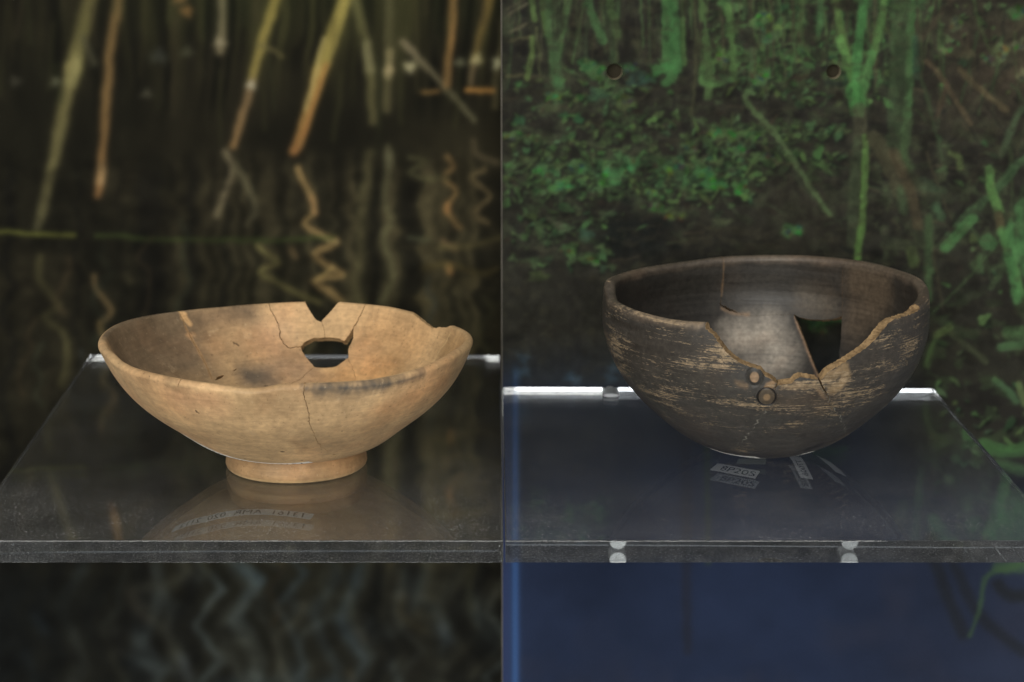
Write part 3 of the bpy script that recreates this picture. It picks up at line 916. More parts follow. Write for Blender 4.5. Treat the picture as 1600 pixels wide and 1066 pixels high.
def backdrop(name, label, canvas, Yp, px_x, px_y, step, mat, gain, holes=()):
    a = on_y(px_x[0], CY, Yp); b = on_y(px_x[1], CY, Yp)
    z1 = on_y(CX, px_y[0], Yp)[2]; z0 = on_y(CX, px_y[1], Yp)[2]
    root = empty(name, (float((a[0] + b[0]) / 2), Yp, float(z0)), label, 'panel')
    mpp = (b[0] - a[0]) / (px_x[1] - px_x[0])
    nx = int((px_x[1] - px_x[0]) / step) + 1; nz = int((z1 - z0) / (mpp * step)) + 1
    xs = np.linspace(a[0], b[0], nx); zs = np.linspace(z0, z1, nz)
    Xg, Zg = np.meshgrid(xs, zs)
    V = np.stack([Xg.ravel(), np.full(Xg.size, Yp), Zg.ravel()], 1)
    ink = lin(canvas.sample(proj(V)))
    i = np.arange(nz - 1)[:, None] * nx + np.arange(nx - 1)[None]
    F = np.stack([i, i + 1, i + 1 + nx, i + nx], -1).reshape(-1, 4)
    cell = xs[1] - xs[0]
    for hx, hz, hr in holes:       # drilled peg holes: drop the cells inside, round the rest
        d = np.hypot(V[:, 0] - hx, V[:, 2] - hz)
        fc = V[F].mean(1)
        F = F[np.hypot(fc[:, 0] - hx, fc[:, 2] - hz) > hr]
        k = np.abs(d - hr) < 0.75 * cell
        V[k, 0] = hx + (V[k, 0] - hx) * hr / d[k]; V[k, 2] = hz + (V[k, 2] - hz) * hr / d[k]
    o = mesh_obj('print', V, F, mat, root)
    set_color(o, 'ink', np.concatenate([ink, np.ones((len(V), 1))], 1))
    th = 0.012
    bw = box_obj('board', (a[0], Yp + 0.0125, z0), (b[0], Yp + 0.0125 + th, z1), M_BOARD, root)
    fr = box_obj('cut_edge', (a[0] - 0.0006, Yp + 0.0004, z0), (a[0] - 0.0001, Yp + 0.0125 + th, z1), M_TRIM, root)
    for hx, hz, hr in holes:
        n = 28
        t = np.linspace(0, 2 * np.pi, n, endpoint=False)
        prof = [(hr, 0.0), (hr * 0.98, 0.0010), (hr * 0.97, 0.0055)]
        VV = np.concatenate([np.stack([hx + r * np.cos(t), np.full(n, Yp + y), hz + r * np.sin(t)], 1) for r, y in prof])
        FF = [(k * n + j, k * n + (j + 1) % n, (k + 1) * n + (j + 1) % n, (k + 1) * n + j) for k in range(len(prof) - 1) for j in range(n)]
        sl = mesh_obj('peg_hole', VV, np.array(FF), M_SLEEVE, root, True)
        VV = np.stack([hx + hr * .98 * np.cos(t), np.full(n, Yp + 0.0054), hz + hr * .98 * np.sin(t)], 1)
        VV = np.concatenate([VV, [[hx, Yp + 0.0058, hz]]])
        mesh_obj('hole_bottom', VV, np.array([(j, (j + 1) % n, n) for j in range(n)]), M_HOLE, sl)
    return root


def box_obj(name, p0, p1, mat, parent=None):
    (x0, y0, z0), (x1, y1, z1) = p0, p1
    V = [(x, y, z) for z in (z0, z1) for y in (y0, y1) for x in (x0, x1)]
    F = np.array([(0, 2, 3, 1), (4, 5, 7, 6), (0, 1, 5, 4), (2, 6, 7, 3), (0, 4, 6, 2), (1, 3, 7, 5)])
    return mesh_obj(name, V, F, mat, parent)


YL, YR = 1.2060, 1.1300
M_REED = print_mat('reed_photo_print', 0.93)
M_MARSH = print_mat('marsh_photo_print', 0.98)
backdrop('backdrop_panel', 'dark backdrop panel printed with brown reeds and their rippled reflections, behind the buff bowl',
         reed_print(), YL, (-460, 782 + 30), (-260, 1480), 3.0, M_REED, 1.0)
h1 = on_y(960, 112, YR); h2 = on_y(1302.5, 112, YR)
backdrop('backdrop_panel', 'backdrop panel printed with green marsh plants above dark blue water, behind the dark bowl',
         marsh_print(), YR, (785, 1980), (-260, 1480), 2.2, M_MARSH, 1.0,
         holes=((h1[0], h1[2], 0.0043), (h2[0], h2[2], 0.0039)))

# ------------------------------------------------------------------ acrylic shelves and pegs
TH = 0.0100


def shelf(label, quad):
    """quad: back-left, back-right, front-right, front-left on z = 0"""
    q = np.array([[p[0], p[1], 0] for p in quad])
    c = q.mean(0)
    V = np.concatenate([q, q - [0, 0, TH]])
    F = np.array([(3, 2, 1, 0), (4, 5, 6, 7), (0, 1, 5, 4), (1, 2, 6, 5), (2, 3, 7, 6), (3, 0, 4, 7)])
    loc = np.array([c[0], c[1], -TH])
    o = mesh_obj('acrylic_shelf', V - loc, F, M_ACRYL)
    o.location = loc
    o['label'], o['category'], o['group'] = label, 'shelf', 'clear acrylic shelves'
    bevel(o, 0.0004, 2)
    return o


LQ = [(-0.2469, 1.2020), (-0.0071, 1.2004), (-0.0038, 0.8617), (-0.2364, 0.8617)]
RQ = [(-0.0053, 1.1255), (0.2312, 1.1219), (0.2370, 0.8617), (-0.0028, 0.8617)]
shelf('clear acrylic shelf under the buff footed bowl', LQ)
shelf('clear acrylic shelf with bright white back edge under the dark round bowl', RQ)


def peg(x, label):
    root = empty('shelf_peg', (x, YR, -0.0051), label, 'peg', 'pegs holding the shelf of the dark bowl')
    n = 32; t = np.linspace(0, 2 * np.pi, n, endpoint=False)
    prof = [(0.0, -0.0185), (0.0042, -0.0185), (0.0043, -0.0183), (0.0043, -0.0170), (0.0043, 0.0300)]
    V = [[x, YR + prof[0][1], -0.0051]]
    for r, y in prof[1:]:
        V += [[x + r * math.cos(k), YR + y, -0.0051 + r * math.sin(k)] for k in t]
    V += [[x, YR + 0.030, -0.0051]]
    F = [(0, 1 + (j + 1) % n, 1 + j) for j in range(n)]
    m = len(prof) - 1
    F4 = [(1 + k * n + j, 1 + k * n + (j + 1) % n, 1 + (k + 1) * n + (j + 1) % n, 1 + (k + 1) * n + j) for k in range(m - 1) for j in range(n)]
    last = len(V) - 1
    F += [(last, 1 + (m - 1) * n + j, 1 + (m - 1) * n + (j + 1) % n) for j in range(n)]
    me = np.empty(len(F) + len(F4), object)
    for i, f in enumerate(F + F4):
        me[i] = f
    mesh_obj('pin', V, me, M_WHITE, root, False)
    return root


peg(0.0540, 'shiny white shelf peg in the back edge of the shelf, left of the dark bowl')
peg(0.1720, 'shiny white shelf peg behind the dark bowl, seen through the shelf front')


# ------------------------------------------------------------------ bowls
class Bowl:
    def __init__(self, cx, cy, prof, thick, rim_px_back, rim_px_front, shear=0.0, rim_extra=0.008, lip=None):
        self.cx, self.cy, self.shear = cx, cy, shear
        prof = np.asarray(prof, float)
        # continue the profile past the rim so that the measured rim line always lies on it
        d = prof[-1] - prof[-2]; d /= np.linalg.norm(d)
        t = np.concatenate([[0], np.cumsum(np.hypot(*np.diff(prof, axis=0).T))])
        self.Lr = t[-1]
        tt = np.linspace(0, t[-1], 500)
        r = spl(t, prof[:, 0], tt); z = spl(t, prof[:, 1], tt)
        ext = np.linspace(0, rim_extra, 40)[1:]
        self.tab_s = np.concatenate([tt, t[-1] + ext])
        self.tab_r = np.maximum(np.concatenate([r, r[-1] + ext * d[0]]), 0)
        self.tab_z = np.concatenate([z, z[-1] + ext * d[1]])
        self.H = z[-1]
        self.thick = thick
        self.lip = lip
        self.ph = np.linspace(-np.pi, np.pi, 721)
        self.rim = np.full(721, self.Lr)
        # rim line from measured points
        S1, A1 = self.locate(rim_px_back, 'in')
        S2, A2 = self.locate(rim_px_front, 'out')
        A = np.concatenate([A1, A2]); S = np.concatenate([S1, S2]); k = np.argsort(A); A, S = A[k], S[k]
        A = np.concatenate([A - 2 * np.pi, A, A + 2 * np.pi]); S = np.tile(S, 3)
        raw = np.interp(self.ph, A, S)
        ker = np.exp(-0.5 * (np.arange(-6, 7) / 1.2) ** 2); ker /= ker.sum()
        ex = np.concatenate([raw[-7:-1], raw, raw[1:7]])
        self.rim = np.convolve(ex, ker, 'valid')

    def rimS(self, a):
        return np.interp((a + np.pi) % (2 * np.pi) - np.pi, self.ph, self.rim)

    def frame(self, s, a):
        r = np.interp(s, self.tab_s, self.tab_r); z = np.interp(s, self.tab_s, self.tab_z)
        e = 0.0012
        r2 = np.interp(s + e, self.tab_s, self.tab_r); z2 = np.interp(s + e, self.tab_s, self.tab_z)
        r1 = np.interp(np.maximum(s - e, 0), self.tab_s, self.tab_r); z1 = np.interp(np.maximum(s - e, 0), self.tab_s, self.tab_z)
        dr, dz = r2 - r1, z2 - z1
        L = np.hypot(dr, dz) + 1e-12; dr, dz = dr / L, dz / L
        dz = np.where(s < 0.004, 0, dz); dr = np.where(s < 0.004, 1, dr)
        ca, sa = np.cos(a), np.sin(a)
        P = np.stack([self.cx + self.shear * (1 - z / self.H) + r * ca, self.cy + r * sa, z], -1)
        N = np.stack([dz * ca, dz * sa, -dr], -1)
        return P, N

    def surf(self, s, a, side, rounded=True):
        P, N = self.frame(s, a)
        th = self.thick(s / self.Lr)
        mid = P - N * (th / 2)[..., None]
        half = th / 2
        if rounded:
            d = np.maximum(self.rimS(a) - s, 0); rho = th * 0.42
            q = np.clip((rho - d) / rho, 0, 1)
            half = half * np.sqrt(np.maximum(1 - q * q, 0))
        return mid + N * (half * (1 if side == 'out' else -1))[..., None]

    def locate(self, px, side, mirror=False):
        px = np.asarray(px, float).reshape(-1, 2)
        s = np.linspace(0.003, self.tab_s[-1], 260); a = np.linspace(-np.pi, np.pi, 540, endpoint=False)
        S, A = np.meshgrid(s, a, indexing='ij')
        P, N = self.frame(S, A)
        th = self.thick(S / self.Lr)[..., None]
        Q = P if side == 'out' else P - N * th
        nn = N if side == 'out' else -N
        cam_p = CAM * [1, 1, -1] if mirror else CAM
        ok = ((cam_p - Q) * nn).sum(-1) > 0
        if side == 'in':
            ok &= np.sin(A) > -2
        pr = proj(Q * [1, 1, -1] if mirror else Q)
        so, ao = [], []
        for x, y in px:
            d = np.hypot(pr[..., 0] - x, pr[..., 1] - y) + np.where(ok, 0, 1e6)
            i = np.unravel_index(d.argmin(), d.shape)
            s0, a0 = S[i], A[i]

            def pt(ss, aa):
                P, N = self.frame(np.array([ss]), np.array([aa]))
                if side == 'in':
                    P = P - N * self.thick(np.array([ss / self.Lr]))[:, None]
                return proj(P * [1, 1, -1] if mirror else P)[0]
            for _ in range(3):
                r = pt(s0, a0) - (x, y)
                J = np.stack([(pt(s0 + 1e-4, a0) - pt(s0, a0)) / 1e-4, (pt(s0, a0 + 1e-3) - pt(s0, a0)) / 1e-3], 1)
                try:
                    dl = np.linalg.solve(J, r)
                except np.linalg.LinAlgError:
                    break
                s0 = s0 - np.clip(dl[0], -.0006, .0006); a0 = a0 - np.clip(dl[1], -.012, .012)
            so.append(s0); ao.append(a0)
        return np.array(so), np.array(ao)

    def dom(self, px, side, mirror=False):
        s, a = self.locate(px, side, mirror)
        return np.stack([s * np.cos(a), s * np.sin(a)], 1)


def resample(P, step, closed=False, jit=0.0):
    P = np.asarray(P, float)
    Q = np.concatenate([P, P[:1]]) if closed else P
    out = []
    for i in range(len(Q) - 1):
        n = max(1, int(np.linalg.norm(Q[i + 1] - Q[i]) / step))
        for k in range(n):
            p = Q[i] + (Q[i + 1] - Q[i]) * k / n
            out.append(p + (rng.normal(0, jit, 2) if k else 0))
    if not closed:
        out.append(Q[-1])
    return np.array(out)


def slit(P, w0, w1=None, wm=None, jit=0.00022, step=0.0012):
    """a crack: thin closed polygon round a polyline (domain metres)"""
    P = resample(P, step, False, jit)
    n = len(P)
    t = np.linspace(0, 1, n)
    w1 = w0 if w1 is None else w1
    w = (w0 * (1 - t) + w1 * t) * (0.75 + 0.5 * rng.random(n))
    if wm:
        w = w + wm * np.sin(np.pi * t)
    d = np.gradient(P, axis=0); d /= np.linalg.norm(d, axis=1)[:, None] + 1e-12
    nr = np.stack([-d[:, 1], d[:, 0]], 1)
    return np.concatenate([P + nr * w[:, None] / 2, (P - nr * w[:, None] / 2)[::-1]])


def inside(pts, poly):
    x, y = pts[:, 0], pts[:, 1]
    c = np.zeros(len(pts), bool)
    px, py = poly[:, 0], poly[:, 1]
    qx, qy = np.roll(px, 1), np.roll(py, 1)
    for a, b, e, f in zip(px, py, qx, qy):
        if b == f:
            continue
        k = (b > y) != (f > y)
        c ^= k & (x < (e - a) * (y - b) / (f - b) + a)
    return c


def seg_dist(pts, poly):
    best = np.full(len(pts), 1e9)
    poly = np.asarray(poly, float)
    if len(poly) == 1:
        return np.hypot(*(pts - poly[0]).T)
    for p, q in zip(poly[:-1], poly[1:]):
        d = q - p; L = d @ d + 1e-15
        t = np.clip(((pts - p) @ d) / L, 0, 1)
        best = np.minimum(best, np.hypot(*(pts - p - t[:, None] * d).T))
    return best


def build_bowl(B, root, cuts, dense, spacing, tone_fn, mat, mat_break, disp_fn=None, piece='sherd'):
    """triangulate the unrolled wall, drop the missing places, split along the cracks, give it its thickness"""
    nr = 400
    an = np.linspace(-np.pi, np.pi, nr, endpoint=False)
    rs = B.rimS(an)
    rimP = np.stack([rs * np.cos(an), rs * np.sin(an)], 1)
    pts = [rimP]
    edges = [(i, (i + 1) % nr) for i in range(nr)]
    base = nr
    for poly in cuts:
        n = len(poly)
        pts.append(poly); edges += [(base + i, base + (i + 1) % n) for i in range(n)]; base += n
    for d in (0.0002, 0.0007, 0.0015, 0.0026):
        m = int(2 * np.pi * B.Lr / (spacing * 0.9)); q = np.linspace(-np.pi, np.pi, m, endpoint=False) + d * 40
        s = B.rimS(q) - d
        pts.append(np.stack([s * np.cos(q), s * np.sin(q)], 1))
    s = 0.0; k = 0
    while s < B.Lr + 0.004:
        m = max(1, int(2 * np.pi * s / spacing)); q = np.linspace(-np.pi, np.pi, m, endpoint=False) + 0.37 * k
        g = np.stack([s * np.cos(q), s * np.sin(q)], 1) + rng.normal(0, spacing * 0.08, (m, 2))
        gs = np.hypot(*g.T); g = g[gs < B.rimS(np.arctan2(g[:, 1], g[:, 0])) - 0.0034]
        pts.append(g); s += spacing * 0.87; k += 1
    for g in dense:
        pts.append(g)
    allp = np.concatenate(pts) * 1000.0
    vo, eo, fo, *_ = delaunay_2d_cdt([Vector(p) for p in allp], edges, [], 0, 1e-4)
    P2 = np.array([(v[0], v[1]) for v in vo]) / 1000.0
    T = np.array(fo, int)
    cen = P2[T].mean(1)
    keep = np.hypot(*cen.T) < B.rimS(np.arctan2(cen[:, 1], cen[:, 0])) + 1e-5
    for poly in cuts:
        keep &= ~inside(cen, poly)
    T = T[keep]
    # one midpoint subdivision
    E = np.sort(np.concatenate([T[:, [0, 1]], T[:, [1, 2]], T[:, [2, 0]]]), 1)
    U, inv = np.unique(E, axis=0, return_inverse=True); inv = inv.reshape(3, -1)
    mid = P2[U].mean(1); o = len(P2)
    # keep new rim vertices on the rim line
    P2 = np.concatenate([P2, mid])
    m0, m1, m2 = inv[0] + o, inv[1] + o, inv[2] + o
    T = np.concatenate([np.stack([T[:, 0], m0, m2], 1), np.stack([m0, T[:, 1], m1], 1),
                        np.stack([m2, m1, T[:, 2]], 1), np.stack([m0, m1, m2], 1)])
    ar = np.arctan2(P2[:, 1], P2[:, 0]); sr = np.hypot(*P2.T)
    onrim = sr > B.rimS(ar) - 0.00006
    sr = np.where(onrim, B.rimS(ar), sr)
    # connected pieces
    par = np.arange(len(P2))

    def find(i):
        while par[i] != i:
            par[i] = par[par[i]]; i = par[i]
        return i
    # joined over shared edges only
    tp = np.arange(len(T))

    def tf(i):
        while tp[i] != i:
            tp[i] = tp[tp[i]]; i = tp[i]
        return i
    E = np.sort(np.concatenate([T[:, [0, 1]], T[:, [1, 2]], T[:, [2, 0]]]), 1)
    tid = np.tile(np.arange(len(T)), 3)
    key = E[:, 0].astype(np.int64) * len(P2) + E[:, 1]
    od = np.argsort(key, kind='stable'); ks = key[od]; ts = tid[od]
    same = np.nonzero(ks[1:] == ks[:-1])[0]
    for i in same:
        a, b = tf(ts[i]), tf(ts[i + 1])
        if a != b:
            tp[a] = b
    comp = np.array([tf(i) for i in range(len(T))])
    out = []
    ids, cnt = np.unique(comp, return_counts=True)
    for cid, c in sorted(zip(ids, cnt), key=lambda q: -q[1]):
        if c < 40:
            continue
        t = T[comp == cid]
        vid, tl = np.unique(t, return_inverse=True); tl = tl.reshape(-1, 3)
        p, s, a, rimv = P2[vid], sr[vid], ar[vid], onrim[vid]
        n = len(vid)
        PO = B.surf(s, a, 'out'); PI = B.surf(s, a, 'in')
        if disp_fn is not None:
            _, N = B.frame(s, a)
            PO = PO + N * disp_fn(PO, p)[:, None]
        imap = np.where(rimv, np.arange(n), n + np.arange(n))
        V = [PO, PI]
        F = [tl[:, ::-1] if False else tl, imap[tl][:, ::-1]]
        # orientation: outer faces must look along the outward normal
        e1 = PO[tl[:, 1]] - PO[tl[:, 0]]; e2 = PO[tl[:, 2]] - PO[tl[:, 0]]
        fn = np.cross(e1, e2); _, Nm = B.frame(s[tl[:, 0]], a[tl[:, 0]])
        if ((fn * Nm).sum(1) < 0).mean() > 0.5:
            F = [tl[:, ::-1], imap[tl]]
        # broken edges
        ee = np.concatenate([tl[:, [0, 1]], tl[:, [1, 2]], tl[:, [2, 0]]])
        kk = np.sort(ee, 1); k1 = kk[:, 0].astype(np.int64) * n + kk[:, 1]
        _, ix, ct = np.unique(k1, return_index=True, return_counts=True)
        be = ee[ix[ct == 1]]
        be = be[~(rimv[be[:, 0]] & rimv[be[:, 1]])]
        bv, bl = np.unique(be, return_inverse=True); bl = bl.reshape(-1, 2)
        nb = len(bv); off = 2 * n
        rows = 4
        wall = []
        _, Nb = B.frame(s[bv], a[bv])
        inw = np.zeros((nb, 3))
        for kx in range(rows):
            f = kx / (rows - 1)
            q = PO[bv] * (1 - f) + PI[bv] * f
            if 0 < kx < rows - 1:
                q = q + rng.normal(0, 0.00016, (nb, 3))
            wall.append(q)
        V += wall
        WF = []
        for kx in range(rows - 1):
            A0, B0 = off + kx * nb + bl[:, 0], off + kx * nb + bl[:, 1]
            A1, B1 = A0 + nb, B0 + nb
            WF += [np.stack([A0, A1, B1], 1), np.stack([A0, B1, B0], 1)]
        V = np.concatenate(V)
        nf = len(F[0]) + len(F[1])
        FF = np.concatenate(F + WF) if len(be) else np.concatenate(F)
        fm = np.concatenate([np.zeros(nf, int), np.ones(len(FF) - nf, int)])
        ob = mesh_obj(piece, V, FF, [mat, mat_break], root, True, fmat=fm)
        # colour of each point of the surface
        co = np.zeros((len(V), 4)); co[:, 3] = 0
        co[:n] = tone_fn(p, s, a, 'out'); co[n:2 * n] = tone_fn(p, s, a, 'in')
        set_color(ob, 'tone', co)
        wr = np.zeros((len(V), 3))
        wr[:n] = np.stack([a * 0.075, s, np.zeros(n)], 1); wr[n:2 * n] = np.stack([a * 0.075, s, np.full(n, 0.37)], 1)
        set_vec(ob, 'wrap', wr)
        out.append((ob, c))
    return out


def toner(B, base_out, base_in, dabs):
    """dabs: (side, pixel points, radius mm, rgb, alpha, edge softness mm, wear or None)"""
    D = []
    for side, px, r, c, al, soft, wear in dabs:
        D.append((side, B.dom(px, side), r / 1000, None if c is None else lin(c), al, soft / 1000, wear))
    bo, bi = lin(base_out[0]), lin(base_in[0])

    def fn(p, s, a, side):
        co = np.zeros((len(p), 4))
        co[:, :3] = bo if side == 'out' else bi
        co[:, 3] = base_out[1] if side == 'out' else base_in[1]
        x_, y_ = p[:, 0], p[:, 1]
        wob = .26 * (np.sin(x_ * 420 + 1.9 * np.sin(y_ * 310)) + np.sin(y_ * 530 + 2.1 * np.cos(x_ * 270))
                     + np.sin(x_ * 1310 + y_ * 870 + 2 * np.sin(y_ * 640)) * .8 + np.sin(y_ * 1730 - x_ * 1190) * .6)
        for sd, q, r, c, al, soft, wear in D:
            if sd != side:
                continue
            d = seg_dist(p, q) + wob * min(soft, .003) * 0.55
            m = al * np.clip((r + soft / 2 - d) / soft, 0, 1)
            m = m * m * (3 - 2 * m) if al >= 1 else m
            if c is not None:
                co[:, :3] = co[:, :3] * (1 - m[:, None]) + c * m[:, None]
            if wear is not None:
                co[:, 3] = co[:, 3] * (1 - m) + wear * m
        return co
    return fn


# strip of paper on the outside of a bowl, laid along a line on its surface
def strip_frame(B, line):
    L = resample(line, 0.0006)
    t = np.concatenate([[0], np.cumsum(np.hypot(*np.diff(L, axis=0).T))])

    def at(u, v, off):              # u 0..1 along, v metres across
        x = u * t[-1]
        p = np.stack([np.interp(x, t, L[:, 0]), np.interp(x, t, L[:, 1])], -1)
        q = np.stack([np.interp(np.minimum(x + .001, t[-1]), t, L[:, 0]), np.interp(np.minimum(x + .001, t[-1]), t, L[:, 1])], -1)
        q0 = np.stack([np.interp(np.maximum(x - .001, 0), t, L[:, 0]), np.interp(np.maximum(x - .001, 0), t, L[:, 1])], -1)
        d = q - q0; d /= np.linalg.norm(d, axis=-1)[..., None] + 1e-12
        n = np.stack([-d[..., 1], d[..., 0]], -1)
        p = p + n * np.asarray(v)[..., None]
        s = np.hypot(p[..., 0], p[..., 1]); a = np.arctan2(p[..., 1], p[..., 0])
        P, N = B.frame(s, a)
        return P + N * off
    return at, t[-1]


def text_mesh(body):
    cu = bpy.data.curves.new('lettering', 'FONT')
    cu.body = body; cu.size = 1.0; cu.resolution_u = 3
    ob = bpy.data.objects.new('lettering', cu); COL.objects.link(ob)
    bpy.context.view_layer.update()
    me = ob.evaluated_get(bpy.context.evaluated_depsgraph_get()).to_mesh()
    V = np.array([v.co[:2] for v in me.vertices]); F = [tuple(p.vertices) for p in me.polygons]
    ob.evaluated_get(bpy.context.evaluated_depsgraph_get()).to_mesh_clear()
    bpy.data.objects.remove(ob); bpy.data.curves.remove(cu)
    return V, F


def paper_label(B, root, line_px, width, mat, text=None, flip_u=False, flip_v=False, tspan=(0.06, 0.94), theight=0.6, label=None):
    at, L = strip_frame(B, B.dom(line_px, 'out', True))
    nu, nv = max(8, int(L / 0.001)), 6
    u, v = np.meshgrid(np.linspace(0, 1, nu), np.linspace(-.5, .5, nv) * width, indexing='ij')
    uu = np.clip(u + 0.012 * np.sin(v * 900), 0, 1)
    top = at(uu, v, 0.00010).reshape(-1, 3); bot = at(uu, v, 0.00001).reshape(-1, 3)
    i = np.arange(nu - 1)[:, None] * nv + np.arange(nv - 1)[None]
    q = np.stack([i, i + 1, i + 1 + nv, i + nv], -1).reshape(-1, 4)
    n = nu * nv
    ring = list(range(0, nv)) + [k * nv + nv - 1 for k in range(1, nu)] + [(nu - 1) * nv + k for k in range(nv - 2, -1, -1)] + [k * nv for k in range(nu - 2, 0, -1)]
    side = [(ring[k], ring[(k + 1) % len(ring)], n + ring[(k + 1) % len(ring)], n + ring[k]) for k in range(len(ring))]
    F = np.concatenate([q, (q + n)[:, ::-1], np.array(side)])
    o = mesh_obj('paper_label', np.concatenate([top, bot]), F, mat, root)
    if label:
        o['label'] = label
    if text:
        TV, TF = text_mesh(text)
        x0, x1 = TV[:, 0].min(), TV[:, 0].max(); y0, y1 = TV[:, 1].min(), TV[:, 1].max()
        tu = (TV[:, 0] - x0) / (x1 - x0); tv = (TV[:, 1] - y0) / (y1 - y0) - .5
        if flip_u:
            tu = 1 - tu
        if flip_v:
            tv = -tv
        P = at(tspan[0] + (tspan[1] - tspan[0]) * tu, tv * width * theight, 0.00016)
        FF = np.empty(len(TF), object)
        for k, f in enumerate(TF):
            FF[k] = f
        mesh_obj('lettering', P, FF, M_INK, o)
    return o


# ---- buff bowl on a foot ring
BL = Bowl(-0.1062, 0.976,
          [(0, .0090), (.012, .0090), (.024, .0093), (.031, .0100), (.0421, .0132), (.0535, .0210), (.0667, .0310), (.0783, .0430), (.0848, .0540), (.0880, .0614)],
          lambda t: 0.0062 - 0.0020 * np.clip(t, 0, 1.1),
          [(168, 519), (185, 506), (210, 497), (245, 490), (280, 485.5), (350, 478.5), (420, 473), (475, 470.5), (530, 470.8), (563, 473.5), (605, 478), (635, 484.8), (675, 496), (706, 508), (725, 518)],
          [(165, 556), (177.5, 568), (196, 578), (234, 589), (279, 598), (327, 605), (384, 612.5), (403, 612), (440, 606), (476, 604), (530, 602.5), (580, 599), (620, 592), (650, 584), (668, 578), (700, 564), (722, 550)],
          shear=0.0026)

dm = BL.dom
cutsL = []
cutsL.append(resample(dm([(474.5, 466), (476, 471), (481, 481), (491.6, 497.5), (496, 501.3), (502, 503.5), (503.6, 500.5), (514, 490), (523, 479.5), (529.5, 471), (531, 466)], 'in'), .0012, True, .00010))
cutsL.append(resample(dm([(469.8, 541.8), (475, 535), (488.6, 528.3), (505, 527.2), (520, 527.6), (530.6, 529), (538, 532.8), (545, 524), (552.4, 511), (552, 528), (545, 544), (544.5, 559), (535, 566), (524.6, 573), (508, 575), (492.3, 574), (481, 562), (472, 549)], 'in'), .0012, True, .00012))
cutsL.append(resample(dm([(638, 480), (640, 486.5), (644, 489), (653, 496.8), (665, 506.5), (675.6, 513), (687.6, 511), (696.6, 511.8), (704, 508.5), (708, 500), (690, 488)], 'in'), .0012, True, .00014))
crk = lambda pts, side, w0, w1=None, wm=None: cutsL.append(slit(BL.dom(pts, side), w0, w1, wm))
crk([(420, 468), (420.5, 474), (423, 485), (430, 496), (434, 505), (438, 518), (437.5, 527), (443, 537), (450, 543.5), (459, 543), (473, 541)], 'in', .00038, .0006)
crk([(502.5, 501), (506, 515), (508, 530)], 'in', .00026)
crk([(571, 470), (569.5, 478), (566, 487), (560, 500), (552, 514)], 'in', .0003, .0007)
crk([(493, 572), (482, 581), (470, 592), (455, 600)], 'in', .00022)
crk([(543, 559), (549, 570), (553, 582), (557, 600)], 'in', .00016)
crk([(277, 480), (280, 486), (290, 511), (299.5, 529), (309, 545), (318, 562), (325.7, 578), (331, 592)], 'in', .0006, .0004)
crk([(336, 594), (343, 590), (350, 586)], 'in', .0002, .0002, .0014)
crk([(364, 580), (370, 576)], 'in', .0003, .0002, .0004)
crk([(706, 506), (704, 520), (695, 538), (687.6, 546), (678.6, 563), (672, 572)], 'in', .00020, .00016)
crk([(474.7, 600), (474.7, 617.5), (479.4, 634.4), (483, 649.4), (484, 664), (492.5, 683), (501, 697), (512, 705)], 'out', .00042, .0001)
crk([(521, 710), (523.5, 711.5)], 'out', .0006, .0006, .0005)
crk([(279.5, 590), (278.5, 598), (277.5, 606)], 'out', .0005, .0001)
denseL = []

